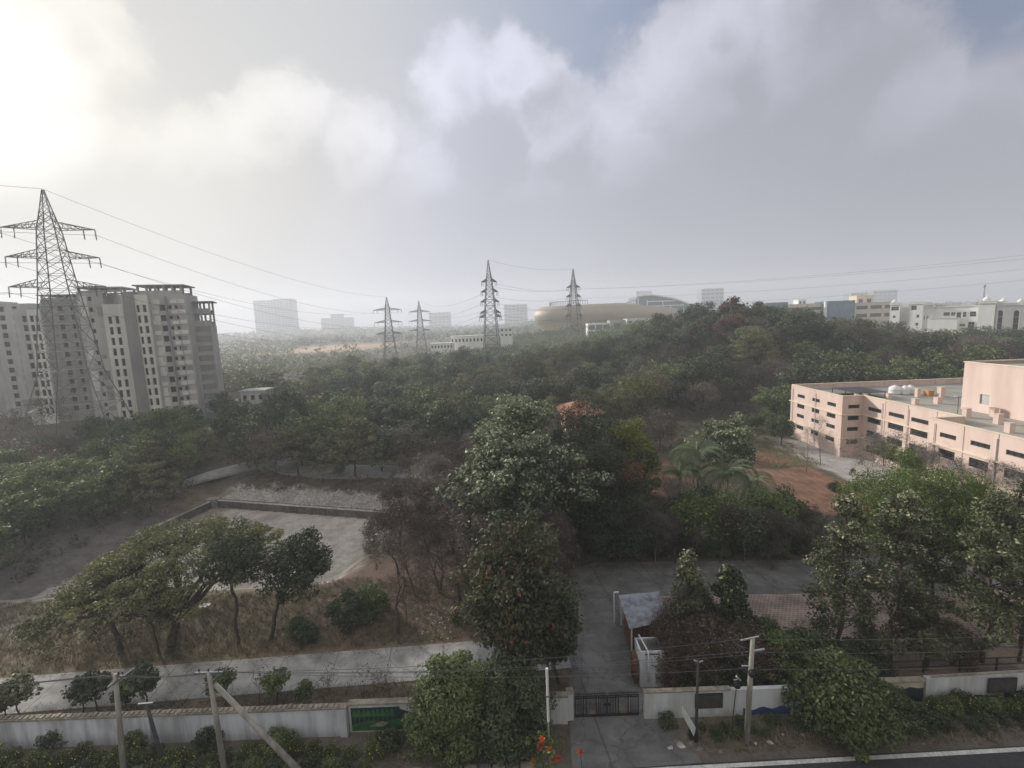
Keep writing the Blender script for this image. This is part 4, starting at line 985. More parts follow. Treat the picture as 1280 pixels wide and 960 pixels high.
# ------------------------------------------------------------------ pylons
def pylon(label, X, Y, zb, prof, arms, rot, bw=.16, ins=1.6, spread=None, group='lattice power pylons'):
    """prof: (z, half width) from the ground up; arms: (z, half span)"""
    t = thing('power_pylon', label, 'pylon', (X, Y, zb), rot, group)
    b = MB()
    def hw(z):
        for (z0, w0), (z1, w1) in zip(prof, prof[1:]):
            if z0 <= z <= z1: return w0 + (w1 - w0) * (z - z0) / (z1 - z0)
        return prof[-1][1]
    zs = [0]; top = prof[-1][0]
    while zs[-1] < top - 1.2: zs.append(min(top, zs[-1] + max(1.5, hw(zs[-1]) * 1.25)))
    S = ((-1, -1), (1, -1), (1, 1), (-1, 1))
    for i in range(len(zs) - 1):
        z0, z1 = zs[i], zs[i + 1]; w0, w1 = hw(z0), hw(z1)
        for k in range(4):
            a, c = S[k], S[(k + 1) % 4]; th = bw if w0 > 1 else bw * .7
            b.bar((a[0] * w0, a[1] * w0, z0), (a[0] * w1, a[1] * w1, z1), th * 1.3)
            b.bar((a[0] * w0, a[1] * w0, z0), (c[0] * w1, c[1] * w1, z1), th * .62); b.bar((c[0] * w0, c[1] * w0, z0), (a[0] * w1, a[1] * w1, z1), th * .62)
            if i: b.bar((a[0] * w0, a[1] * w0, z0), (c[0] * w0, c[1] * w0, z0), th * .6)
    b.build('tower_body', M['steel'], t)
    tips = []
    for (z, s_) in arms:
        w = hw(z); w2 = hw(z + 1.5)
        for sg in (-1, 1):
            m_ = MB(); tip = (sg * s_, 0, z + .1)
            for yy in (-1, 1):
                m_.bar((sg * w, yy * w, z), tip, bw); m_.bar((sg * w2, yy * w2, z + max(1.5, s_ * .16)), tip, bw)
                for k in range(1, 5):
                    f_ = k / 5; x = sg * (w + (s_ - w) * f_); y = yy * w * (1 - f_); zu = z + max(1.5, s_ * .16) * (1 - f_) + .1
                    m_.bar((x, y, z), (x, y, zu), bw * .6); m_.bar((x, y, z), (sg * (w + (s_ - w) * (f_ - .2)), yy * w * (1.2 - f_), z + max(1.5, s_ * .16) * (1.2 - f_)), bw * .6)
                    if yy == 1: m_.bar((x, y, z), (x, -y, z), bw * .5)
            m_.build('crossarm', M['steel'], t)
            for dx in (0, .32):
                x = sg * (s_ - dx * (s_ - w) - .1); i_ = MB(); i_.tube([(x, 0, z), (x + sg * .1, -.1, z - ins)], .05 * ins / 1.6 + .02, 6)
                for k in range(6): i_.lathe([(.06, 0), (.24 * ins / 2, .04), (.06, .1)], (x + sg * .05, -.05, z - ins * (k + 1) / 7), 6)
                i_.build('insulator', M['insulator'], t)
            c, s = math.cos(rot), math.sin(rot); tips.append(Vector((X + c * sg * s_, Y + s * sg * s_, zb + z - ins * .5)))
    tips.append(Vector((X, Y, zb + top)))
    return tips


P0 = pylon('very tall dark lattice pylon at the left in front of the grey towers', -97.5, 105, 0,
           [(0, 8.6), (9, 6.8), (16, 4.4), (22.8, 3.9), (36.6, 2.5), (49, 1.5), (51, 1.1), (57.2, .12)], [(36.8, 8.3), (43, 8.0), (49, 7.9)], math.radians(22), .13, 2.1)
P486 = pylon('pylon with three crossarm levels standing on the pink track, left of the smaller one', -79.5, 313, 0,
             [(0, 4.6), (14, 3.1), (30, 1.7), (36, 1.4), (44, .15)], [(20, 8.5), (27.5, 8.8), (35.5, 9.0)], math.radians(8), .26, 2.2)
P525 = pylon('smallest and farthest pylon, just right of the one on the pink track', -77.5, 413, float(zf(-77, 413)),
             [(0, 4.8), (14, 3.1), (30, 1.8), (36, 1.4), (44.5, .15)], [(19, 9), (27, 9.5), (35, 9.0)], math.radians(5), .32, 2.2)
z6 = float(zf(-8, 210))
P612 = pylon('tallest middle pylon with five crossarm levels, left of the stadium', -8.3, 210, z6,
             [(0, 4.2), (18, 3.0), (34, 1.9), (42, 1.2), (52.1 - z6, .12)], [(23.5 - z6 + 4, 5.0), (28.2, 4.6), (33.0 + 0, 4.1), (38.3 - 1, 3.8), (41.6, 3.4)], math.radians(10), .20, 1.8)
z7 = float(zf(35.4, 262))
P717 = pylon('middle pylon with four crossarm levels standing before the golden stadium', 35.4, 262, z7,
             [(0, 4.6), (16, 3.2), (32, 1.7), (38, 1.1), (52.2 - z7, .12)], [(20.5, 4.8), (26, 4.4), (31, 4.2), (36, 3.9)], math.radians(10), .22, 1.8)
def cable(a, b, sag, r, label, group='high voltage lines'):
    n_ = 22; pts = [Vector(a).lerp(Vector(b), k / n_) - Vector((0, 0, sag * 4 * (k / n_) * (1 - k / n_))) for k in range(n_ + 1)]
    o0 = Vector(a); o = MB().tube([p - o0 for p in pts], r, 4, False).build('power_line', M['wire'], loc=tuple(o0)); return tag(o, label, 'cable', group)
for i in range(7): cable(P0[i], P486[i], 7 if i < 6 else 5, .035, 'high voltage line sagging from the big left pylon to the pylon on the pink track', 'lines from the big pylon to the track pylon')
offL = Vector((-175, 40, 0))
for i in range(7): cable(P0[i], Vector((P0[i].x - 120, P0[i].y - 110, P0[i].z + 4)), 3, .035, 'high voltage line leaving the big left pylon towards the left edge', 'lines leaving the frame at left')
for i in range(0, 7): cable(P525[i], P612[min(i, 6)], 5, .045, 'high voltage line between the smallest pylon and the tallest middle pylon', 'lines between the small and tallest pylons')
for a, b in ((2, 0), (3, 1), (4, 2), (5, 3), (6, 4), (8, 6), (9, 7), (10, 8)): cable(P612[a], P717[b], 2, .04, 'high voltage line between the tallest middle pylon and the stadium pylon', 'lines between the two middle pylons')
for i, (ya, yb) in enumerate(((350, 313), (361, 331), (371, 345), (353, 318))):
    e = at(1330, yb, 205); cable(P717[(7, 5, 3, 6)[i]], e, 2.5, .032, 'high voltage line running from the stadium pylon to the right edge', 'lines running to the right edge')

# ------------------------------------------------------------------ street poles
def ins_pin(t, x, y, z, p=None):
    MB().lathe([(.02, -.02), (.02, .08), (.06, .1), (.05, .2), (0, .22)], (x, y, z), 6).build('insulator', M['insulator'], p or t)
def gpole(label, px, yb, yt, Y, w=.13, mat='pole_concrete', arm=None, cat='utility pole', group=None, name='utility_pole', pxt=None, ztop=None):
    b = at(px, yb, Y); tp = at(pxt if pxt is not None else px, yt, Y)
    t = thing(name, label, cat, (b[0], Y, 0), 0, group); dx = tp[0] - b[0]; h = tp[2] if ztop is None else ztop
    MB().tube([(0, 0, -.3), (dx * .5, 0, h * .5), (dx, 0, h)], [w, w * .85, w * .65], 10).build('pole', M[mat], t, True)
    return t, dx, h
# concrete pole at far left
t, dx, h = gpole('grey concrete pole with a short crossarm, left of the dark stub pole', 158, 990, 843, 24.6, .17, pxt=144)
ar = MB().bar((dx - .95, 0, h - .12), (dx + .6, 0, h - .12), .11).bar((dx - .3, -.25, h - .6), (dx + .9, .3, h + .1), .09).build('crossarm', M['steel'], t)
for x in (-.7, -.35, .2, .42): ins_pin(t, dx + x, 0, h - .06, ar)
t, dx, h = gpole('short dark pole stub with a T-shaped top in front of the left whitewashed wall', 205, 955, 880, 25.2, .13, 'pole_dark', pxt=183)
MB().bar((dx - .5, 0, h), (dx + .4, 0, h + .05), .09).build('crossarm', M['steel'], t)
t, dx, h = gpole('concrete pole with a frayed crossarm that a leaning prop pole meets at its top', 284, 985, 840, 24.5, .17, pxt=261)
ar = MB().bar((dx - .8, 0, h - .05), (dx + .8, 0, h - .05), .11).bar((dx - .55, 0, h - 1.3), (dx + .5, .2, h - .25), .07).bar((dx - .35, -.1, h - .6), (dx + .3, .1, h - .75), .05).build('crossarm', M['steel'], t)
for x in (-.55, 0, .55): ins_pin(t, dx + x, 0, h - .01, ar)
fz = at(268, 856, 24.55); bz = flat(385, 975)
t = thing('prop_pole', 'long leaning concrete pole slanting down to the right as a prop', 'prop pole', (float(bz[0]), float(bz[1]), 0))
MB().tube([(0, 0, 0), (fz[0] - bz[0], 24.6 - bz[1], fz[2])], [.19, .13], 10).build('pole', M['pole_concrete'], t, True)
MB().tube([(0, 0, -.1), (0, 0, .25)], .3, 8).build('footing', M['stone'], t)
# white topped pipe pole near the gate
t, dx, h = gpole('slim pole with a white tube at its top, left of the gate', 688, 985, 835, 23.4, .055, 'steel_light', pxt=683.5, cat='lamp pole', name='lamp_pole')
MB().tube([(dx, -.05, h - 1.6), (dx, -.05, h + .02)], .075, 8).build('tube_light', M['plastic_white'], t)
MB().tube([(dx * .55, -.04, h - 3.2), (dx * .75, -.04, h - 1.75)], .07, 8).build('lower_tube', M['plastic_white'], t)
MB().bar((dx - .12, 0, h - 1.7), (dx + .14, 0, h - 1.7), .09).build('clamp', M['steel'], t)
# dark pole with slanting sign
t, dx, h = gpole('dark steel pole with a forked top and a slanting board leaning on it', 870, 927, 826, 25.7, .10, 'pole_dark', pxt=872.5)
MB().bar((dx - .25, -.1, h + .12), (dx + .12, .05, h - .15), .07).bar((dx + .02, 0, h - .1), (dx + .3, 0, h - .02), .05).build('bracket', M['steel_light'], t)
s0 = at(851, 878, 25.6); s1 = at(868, 917, 25.75)
t = thing('leaning_board', 'pale green and white board leaning edge-on against the dark pole', 'board', (s1[0], 25.6, 0))
MB().add([(s0[0] - s1[0], -.05, s0[2]), (s0[0] - s1[0] + .05, .1, s0[2] - .75), (-.05, .1, .35), (0, -.05, 1.1), (s0[0] - s1[0], -.02, s0[2]), (s0[0] - s1[0] + .05, .13, s0[2] - .75), (-.05, .13, .35), (0, -.02, 1.1)], [(0, 1, 2, 3), (7, 6, 5, 4), (0, 4, 5, 1), (1, 5, 6, 2), (2, 6, 7, 3), (3, 7, 4, 0)]).build('panel', M['sign_white'], t)
x_, z_ = s0[0] - s1[0], s0[2]
MB().add([(x_ * 1.0, -.058, z_), (x_ + .05, .094, z_ - .75), (x_ * .58, .094, z_ * .58 + .02), (x_ * .58, -.058, z_ * .58 + .60)], [(0, 1, 2, 3)]).build('green_panel', M['sign_green'], t)
t, dx, h = gpole('thin dark stick pole with a small angled lamp, left of the tall pale pole', 913, 920, 850, 25.9, .04, 'pole_dark', pxt=921.5)
MB().bar((dx - .06, 0, h + .25), (dx + .22, 0, h - .05), .08).bar((dx - .22, 0, h), (dx + .05, 0, h + .06), .05).build('lamp', M['steel_light'], t)
MB().lathe([(0, 0), (.2, .1), (.22, .3), (.08, .5), (0, .52)], (dx, 0, h - .55), 8).build('coil', M['black_rubber'], t)
# pale pole right
t, dx, h = gpole('tall pale concrete pole with two short crossarms, right of the gate', 933, 927, 798, 25.5, .18, pxt=941)
ar = MB().bar((dx - .75, -.1, h - .02), (dx + .5, .1, h + .05), .07).build('crossarm', M['steel_light'], t)
for x in (-.65, .42): ins_pin(t, dx + x, 0, h + .02, ar)
ar = MB().bar((dx - .1, -.05, h - .8), (dx + .75, .1, h - .8), .09).build('crossarm', M['steel_light'], t)
MB().lathe([(0, 0), (.22, .12), (.24, .35), (.1, .5), (0, .52)], (dx * .72, -.15, h - 2.4), 8).build('cable_coil', M['black_rubber'], t)
MB().bar((dx * .7 - .55, 0, h - 1.75), (dx * .7, 0, h - 1.8), .06).build('bracket', M['steel_light'], t)
topA = Vector((at(261, 840, 24.5)[0], 24.5, at(261, 840, 24.5)[2])); topB = Vector((at(144, 843, 24.6)[0], 24.6, at(144, 843, 24.6)[2])); topC = Vector((at(941, 798, 25.5)[0], 25.5, at(941, 798, 25.5)[2]))
for k in range(4):
    o_ = Vector(((-.55, -.1, .3, .55)[k], 0, 0)); cable(topB + o_, topA + o_ * .9, .25, .014, 'thin street wire sagging between the two left concrete poles', 'street wires between the left poles')
    cable(topA + o_, topC + Vector((o_.x, 0, (-.0, -.8, -1.0, -1.9)[k])), .5, .014, 'thin street wire crossing from the left poles to the pale pole right of the gate', 'street wires across the gate')
    cable(topB + o_, topB + o_ + Vector((-30, -1, 0)), .4, .014, 'thin street wire leaving the first pole to the left', 'street wires leaving at left')
for k in range(3): cable(topC + Vector((0, 0, (-.05, -.9, -2)[k])), topC + Vector((34, .8, -.3 - k)), .6, .014, 'thin street wire leaving the pale pole to the right', 'street wires leaving at right')
# bits beside the campus road
t = thing('covered_mound', 'big dark boulder with a pale patch half hidden behind shrubs left of the bare tree', 'boulder', (*land(455, 772), 0))
rg = np.random.default_rng(4)
def rock(sx_, sy_, sz_, seed, n_=14):
    r = np.random.default_rng(seed); prof = []
    mb = MB(); ph_ = r.uniform(0, 6, 4)
    for i in range(7):
        for k in range(n_):
            th = math.pi * .5 * i / 6; a = 2 * math.pi * k / n_
            q_ = 1 + .14 * math.sin(a * 2 + ph_[0]) + .1 * math.sin(a * 3 + ph_[1] + i) + r.uniform(-.06, .06)
            mb.v.append((sx_ * math.cos(th) * math.cos(a) * q_, sy_ * math.cos(th) * math.sin(a) * q_, sz_ * math.sin(th) * q_ - .1))
    mb.f = [(i * n_ + k, i * n_ + (k + 1) % n_, (i + 1) * n_ + (k + 1) % n_, (i + 1) * n_ + k) for i in range(6) for k in range(n_)]
    return mb
rock(1.3, 1.0, 1.2, 1).build('boulder', M['stone_wall'], t)
t = thing('drum', 'dark round drum lying beside a pale ring at the roadside under the trees', 'drum', (*land(568, 773), 0))
MB().tube([(0, -.5, .45), (0, .5, .45)], .48, 14).build('barrel', M['iron'], t, False)
lx = land(574, 775); o = MB().tube([(.22 * math.cos(a * math.pi / 6), .2 * math.sin(a * math.pi / 6), .1) for a in range(13)], .06, 6, False).build('ring', M['plastic_white'], loc=(lx[0] + .3, lx[1] - .4, .02)); tag(o, 'small white ring lying in front of the dark drum', 'ring')
Vs = []; Fs = []
r = np.random.default_rng(8)
for i in range(150):
    if i < 110: x, y = land(r.normal(552, 16), r.normal(775, 16))
    elif i < 140: x, y = land(r.uniform(380, 560), r.uniform(770, 800))
    else: x, y = land(r.uniform(845, 1200), r.uniform(915, 935))
    s_ = r.uniform(.03, .11); k = len(Vs); z_ = float(zf(x, y)) + .03
    for q_ in range(4): a = q_ * 1.57 + r.uniform(-.4, .4); Vs.append((x + s_ * math.cos(a), y + s_ * math.sin(a), z_ + r.uniform(0, .12)))
    Fs.append((k, k + 1, k + 2, k + 3))
o = link(bpy.data.objects.new('litter', np_mesh('litter', Vs, Fs, M['riprap']))); tag(o, kind='stuff')
for i, (px, py, s_) in enumerate([(851, 932, .3), (862, 928, .25), (845, 926, .28), (838, 935, .22), (874, 935, .3), (900, 938, .2), (962, 928, .22), (1243, 905, .3)]):
    x, y = flat(px, py); o = rock(s_, s_ * .8, s_ * .8, i, 8).build('roadside_stone', M['riprap' if i % 3 == 0 else 'stone'], loc=(float(x), float(y), .03)); tag(o, 'small rough stone lying on the dirt verge by the wall on the right', 'stone', 'stones on the right verge')
# pale sheet lying behind the rain tree, pipe strips in the pond
x, y = land(219, 796)
o = MB().box(-.5, -.3, .2, .5, .3, .26).build('metal_sheet', M['tin'], loc=(x, y + 4, .1)); tag(o, 'pale flat sheet lying behind the fork of the rain tree', 'sheet')

# ------------------------------------------------------------------ vegetation
def unit(v): return v / np.maximum(np.linalg.norm(v, axis=-1, keepdims=True), 1e-9)


def leafcloud(C, RR, per, size, aspect, rs, up=.35, shell=.45, tip=None, tipfrac=.0, droop=0.0):
    """leaf-sized folded diamonds through the volume of each clump; returns V, F, tint"""
    C = np.asarray(C, float); RR = np.asarray(RR, float)
    if RR.ndim == 1: RR = np.stack([RR, RR, RR * .8], 1)
    n = len(C) * per; ci = np.repeat(np.arange(len(C)), per)
    d = unit(rs.normal(size=(n, 3))); rad = shell + (1 - shell) * rs.random(n) ** .6
    rad *= np.where(rs.random(n) < .12, rs.uniform(1.0, 1.28, n), 1)
    p = C[ci] + d * rad[:, None] * RR[ci]
    nr = unit(d * .55 + np.array([0, 0, up]) + rs.normal(size=(n, 3)) * .45)
    a = unit(np.cross(nr, rs.normal(size=(n, 3)))); a[:, 2] -= droop; a = unit(a)
    b = unit(np.cross(nr, a))
    s = size * rs.uniform(.6, 1.35, n)[:, None]
    V = np.stack([p - a * s * .5, p + b * s * aspect * .5 + nr * s * .08, p + a * s * .5, p - b * s * aspect * .5 + nr * s * .08], 1).reshape(-1, 3)
    F = np.arange(n * 4).reshape(-1, 4)
    cv = rs.random(len(C))[ci] * .45 + rs.random(n) * .55
    tp = np.zeros(n)
    if tipfrac > 0:
        pr = tip(p, C[ci], d) if tip else np.ones(n)
        tp = (rs.random(n) < pr * tipfrac).astype(float)
    T = np.zeros((n, 4)); T[:, 0] = cv; T[:, 1] = tp; T[:, 3] = 1
    return V, F, np.repeat(T, 4, 0)


def seg_mesh(segs, k=4):
    """segs: list of (p0, p1, r0, r1) -> prisms"""
    P0 = np.array([s[0] for s in segs], float); P1 = np.array([s[1] for s in segs], float)
    r0 = np.array([s[2] for s in segs]); r1 = np.array([s[3] for s in segs]); d = unit(P1 - P0)
    ref = np.where(np.abs(d[:, 2:3]) < .9, np.array([[0, 0, 1.]]), np.array([[1., 0, 0]]))
    a = unit(np.cross(d, ref)); b = np.cross(d, a); V = []
    for P, r in ((P0, r0), (P1, r1)):
        for i in range(k):
            an = 2 * math.pi * i / k; V.append(P + (a * math.cos(an) + b * math.sin(an)) * r[:, None])
    V = np.stack(V, 1).reshape(-1, 3); n = len(segs); base_ = np.arange(n)[:, None] * 2 * k; F = []
    for i in range(k): F.append(base_ + np.array([[i, (i + 1) % k, k + (i + 1) % k, k + i]]))
    return V, np.concatenate(F, 0)


def curve(p0, p1, r0, r1, rs, n=4, wig=.12, sag=0.0):
    p0 = np.array(p0, float); p1 = np.array(p1, float); L = np.linalg.norm(p1 - p0); out = []; prev = p0
    for i in range(1, n + 1):
        f_ = i / n; q_ = p0 + (p1 - p0) * f_ + (rs.normal(size=3) * wig * L / n if i < n else 0) + np.array([0, 0, sag * L * 4 * f_ * (1 - f_)])
        out.append((prev, q_, r0 + (r1 - r0) * (i - 1) / n, r0 + (r1 - r0) * f_)); prev = q_
    return out


def make_tree(seed, H, R, zb, shape, ncl, cr, per, leaf, aspect, mat, bark='bark', tipf=0, tipfn=None, tr=.22, fork=None, nl=6, flat_=.8, up=.35, lean=0, droop=0, trunks=1, off=(0, 0), shell=.45, twigs=0, limbs_thick=1.0):
    rs = np.random.default_rng(seed); C = []
    az = rs.uniform(0, 2 * math.pi, ncl)
    if shape == 'round':
        d = unit(rs.normal(size=(ncl, 3))); rr = rs.uniform(.35, 1, ncl) ** .6
        lob = 1 + .16 * np.sin(az * 0 + np.arctan2(d[:, 1], d[:, 0]) * 3 + seed) + .1 * np.sin(np.arctan2(d[:, 1], d[:, 0]) * 5 + seed * 2) + .08 * rs.normal(size=ncl)
        hh = (H - zb) / 2; c = np.array([off[0], off[1], zb + hh])
        C = c + d * (rr * lob)[:, None] * np.array([R - cr * .6, R - cr * .6, hh - cr * .6])
    elif shape == 'dome':
        r_ = np.sqrt(rs.random(ncl)) * (R - cr * .5); f_ = r_ / R
        top = zb + (H - zb) * np.sqrt(np.clip(1 - f_ ** 2, 0, 1)) * (1 + .06 * np.sin(az * 3 + seed)) - cr * .7
        z = top - (top - zb) * rs.random(ncl) ** 1.7
        C = np.stack([off[0] + r_ * np.cos(az) * (1 + .15 * np.sin(az * 2 + seed)), off[1] + r_ * np.sin(az), np.maximum(z, zb * .8)], 1)
    elif shape == 'umbrella':
        r_ = np.sqrt(rs.random(ncl)) * R; lay = rs.integers(0, 3, ncl)
        z = H - cr * .5 - (r_ / R) ** 2 * (H - zb) * .75 - lay * (H - zb) * .16 + .25 * np.sin(az * 4 + r_) + rs.normal(size=ncl) * .2
        C = np.stack([off[0] + r_ * np.cos(az) * (1 + .12 * np.sin(az * 3 + seed)), off[1] + r_ * np.sin(az) * .85, z], 1)
    elif shape == 'column':
        f_ = rs.random(ncl); z = zb + (H - zb) * f_
        pf = np.interp(f_, [0, .15, .5, .8, 1], [.75, 1, .85, .55, .12]); r_ = np.sqrt(rs.uniform(.05, 1, ncl)) * R * pf * (1 + .25 * np.sin(f_ * 17 + seed))
        C = np.stack([off[0] + lean * f_ + r_ * np.cos(az), off[1] + r_ * np.sin(az), z], 1)
    RR = np.stack([np.full(ncl, cr), np.full(ncl, cr), np.full(ncl, cr * flat_)], 1) * rs.uniform(.65, 1.25, (ncl, 1))
    V, F, T = leafcloud(C, RR, per, leaf, aspect, rs, up, shell, tipfn, tipf, droop)
    crown_ = np_mesh('crown', V, F, M[mat], T)
    segs = []
    fk = fork if fork is not None else zb * .9
    for k in range(trunks):
        bx, by = (0, 0) if trunks == 1 else (.35 * math.cos(k * 2.4), .35 * math.sin(k * 2.4))
        fp = np.array([off[0] * .4 + rs.normal() * .15 + (0 if trunks == 1 else math.cos(k * 2.4) * .9), off[1] * .4 + rs.normal() * .15 + (0 if trunks == 1 else math.sin(k * 2.4) * .9), fk])
        if shape == 'column': fp = np.array([off[0] + lean, off[1], H * .93])
        segs += curve((bx, by, -.4), fp, tr, tr * (.75 if shape != 'column' else .2), rs, 7, .10)
        trunkpts = [s_[1] for s_ in segs[-7:]]
        if shape == 'column':
            for c in C[k::trunks]:
                if rs.random() < .6:
                    st_ = fp * max(.12, (c[2] - .8) / H) / .93 * np.array([1, 1, 1]); st_ = np.array([off[0] + lean * c[2] / H * .9, off[1], max(.5, c[2] - .9)])
                    segs += curve(st_, c, tr * .22, .012, rs, 2, .1)
        else:
            sel = C[k::trunks]; gid = ((np.arctan2(sel[:, 1] - fp[1], sel[:, 0] - fp[0]) + math.pi) / (2 * math.pi) * nl).astype(int) % nl
            for g_ in range(nl):
                S_ = sel[gid == g_]
                if not len(S_): continue
                mid = S_.mean(0) * .72 + fp * .28; mid[2] = fp[2] + (S_[:, 2].mean() - fp[2]) * .75
                r1 = tr * .55 * limbs_thick; ls = curve(fp, mid, r1, r1 * .45, rs, 4, .18, .05); segs += ls
                nodes = [l_[1] for l_ in ls]
                for c in S_:
                    nd = min(nodes, key=lambda q_: np.linalg.norm(q_ - c)); segs += curve(nd, c, r1 * .33, .015, rs, 3, .16)
    tv, tf = seg_mesh(segs, 5)
    if twigs:
        tw = leafcloud(C, RR * 1.15, twigs, .9, .035, rs, .2, .2)
    trunk_ = np_mesh('trunk', tv, tf, M[bark])
    return (trunk_, crown_)


def make_bare(seed, H, R, bark='twig', tr=.15, depth=5, zb=1.5, leafy=0, mat='leaf_rust', spread=.55, twn=9, trunks=1, fork=.28, leafsz=.2):
    rs = np.random.default_rng(seed); segs = []; ends = []
    def grow(p, d, L, r, lv):
        n_ = 2; q_ = p
        for i in range(n_):
            d = unit(d + rs.normal(size=3) * .14 + np.array([0, 0, .05])); q2 = q_ + d * L / n_
            segs.append((q_, q2, r, r * .82)); q_ = q2; r *= .82
        if lv == 0: ends.append(q_); return
        for k in range(3 if rs.random() < .55 else 2):
            grow(q_, unit(d + rs.normal(size=3) * spread + np.array([0, 0, .12])), L * rs.uniform(.62, .85), r * .72, lv - 1)
    for k in range(trunks):
        d0 = unit(np.array([rs.normal() * .15 + (.4 * math.cos(k * 2.1) if trunks > 1 else 0), rs.normal() * .15 + (.4 * math.sin(k * 2.1) if trunks > 1 else 0), 1.0])); grow(np.array([0, 0, -.3]), d0, H * fork, tr, depth)
    E = np.array(ends); sc_ = H / max(E[:, 2].max(), .1); rx = R / max(np.abs(E[:, :2]).max(), .1)
    S_ = np.array([rx, rx, sc_]); segs2 = [(s[0] * S_, s[1] * S_, s[2], s[3]) for s in segs]; E = E * S_
    V1, F1 = seg_mesh(segs2, 3)
    V2, F2, T2 = leafcloud(E, np.full(len(E), .65), twn, .8, .035, rs, .1, .1)
    V = np.concatenate([V1, V2]); F = np.concatenate([F1, F2 + len(V1)])
    trunk_ = np_mesh('branches', V, F, M[bark]); crown_ = None
    if leafy: crown_ = np_mesh('crown', *leafcloud(E, np.full(len(E), .7), leafy, leafsz, .6, rs, .3, .2)[:2], M[mat], leafcloud(E, np.full(len(E), .7), leafy, leafsz, .6, np.random.default_rng(seed), .3, .2)[2])
    return (trunk_, crown_)


def put(meshes, label, x, y, group=None, s=1.0, rot=0.0, cat='tree', name='tree', z=None, sz=None):
    z = float(zf(x, y)) if z is None else z
    t = thing(name, label, cat, (float(x), float(y), z), rot, group); t.scale = (s, s, sz or s)
    for me, nm in zip(meshes, ('trunk', 'crown')):
        if me is not None: link(bpy.data.objects.new(nm, me), t)
    return t


top_tip = lambda lo, hi: (lambda p, c, d: np.clip((p[:, 2] - lo) / (hi - lo), 0, 1) * (d[:, 2] > -.1))
# --- roadside trees between the campus road and the pond
x, y = land(210, 818)
put(make_tree(1, 9.0, 8.8, 5.6, 'umbrella', 320, .85, 95, .24, .45, 'leaf_olive', tr=.42, fork=2.0, nl=9, flat_=.34, off=(-.6, 3.8), tipf=.06, limbs_thick=1.15), 'large spreading rain tree with a forked trunk and broad umbrella crown beside the campus road', x, y, name='rain_tree')
x, y = land(152, 812)
put(make_tree(2, 6.6, 5.2, 2.6, 'umbrella', 110, .85, 90, .26, .45, 'leaf_olive', tr=.22, fork=2.4, nl=6, flat_=.45, off=(-1.5, .8)), 'lower spreading tree merging with the left side of the rain tree', x, y, name='rain_tree')
x, y = land(200, 818); put(make_bare(7, 4.2, 1.3, 'bark', .13, 3), 'thin leaning dark tree stem just left of the forked rain tree trunk', x, y, name='sapling')
x, y = land(297, 806)
put(make_tree(3, 10.2, 2.7, 5.0, 'round', 60, .65, 70, .27, .55, 'leaf_dark', tr=.14, fork=5.5, nl=5, off=(.3, .5)), 'slim tree with a tall bare stem and small crown, just right of the rain tree', x, y, name='slim_tree')
x, y = land(336, 800)
put(make_tree(4, 9.2, 3.1, 3.4, 'round', 85, .7, 90, .28, .55, 'leaf_dark', tr=.17, fork=3.6, nl=5, off=(2.6, .6)), 'dark dense tree leaning right with a crooked trunk, left of the bare reddish tree', x, y, name='leaning_tree')
x, y = land(497, 793)
put(make_bare(12, 8.8, 4.4, 'twig', .2, 6, leafy=1, mat='leaf_rust', twn=7, leafsz=.16), 'bare reddish brown tree with fine upright twigs and a dark curved trunk by the road', x, y, name='bare_tree')
x, y = land(509, 780); put(make_bare(31, 3.2, .9, 'twig', .05, 3, leafy=2, mat='leaf_rust'), 'small rusty sapling just right of the bare reddish tree trunk', x, y, name='sapling')
x, y = land(578, 762)
put(make_bare(15, 9.5, 4.2, 'twig', .2, 6, leafy=3, mat='leaf_dry', twn=8, leafsz=.2), 'dark half-bare tree with a leaning trunk standing above the dark drum', x, y, name='bare_tree')
bare_v = [make_bare(40 + i, 8.5, 4.0, ('twig', 'twig', 'grey_twig')[i % 3], .14, 6, leafy=(4, 1, 2)[i % 3], mat='leaf_dry', twn=(9, 9, 5)[i % 3], trunks=1 + i % 2, leafsz=.22) for i in range(3)]
rp = random.Random(2)
k = 0
for px, py, s_ in [(520, 745, 1.0), (550, 742, 1.05), (585, 735, 1.1), (500, 690, 1.0), (535, 690, 1.05), (565, 690, 1.1), (600, 700, 1.0), (620, 745, .9), (530, 655, 1.0), (560, 650, 1.0), (590, 660, 1.1), (545, 630, .9), (515, 628, .8), (580, 625, 1.0), (610, 640, 1), (500, 720, .85), (560, 610, 1), (600, 605, 1), (640, 760, .9), (690, 745, .9), (700, 700, .9)]:
    x, y = land(px, py); put(bare_v[k % 3], ('grey brown', 'dusty brown', 'ashy grey')[k % 3] + ' half-bare tree right of the dry pond, ' + ('front' if py > 715 else 'middle' if py > 660 else 'back') + ' of the thicket', x, y, 'brown thicket right of the pond, ' + ('front', 'middle', 'back')[0 if py > 715 else 1 if py > 660 else 2] + str(k % 3), s_ * rp.uniform(.9, 1.1), rp.uniform(0, 6.28), name='thicket_tree'); k += 1
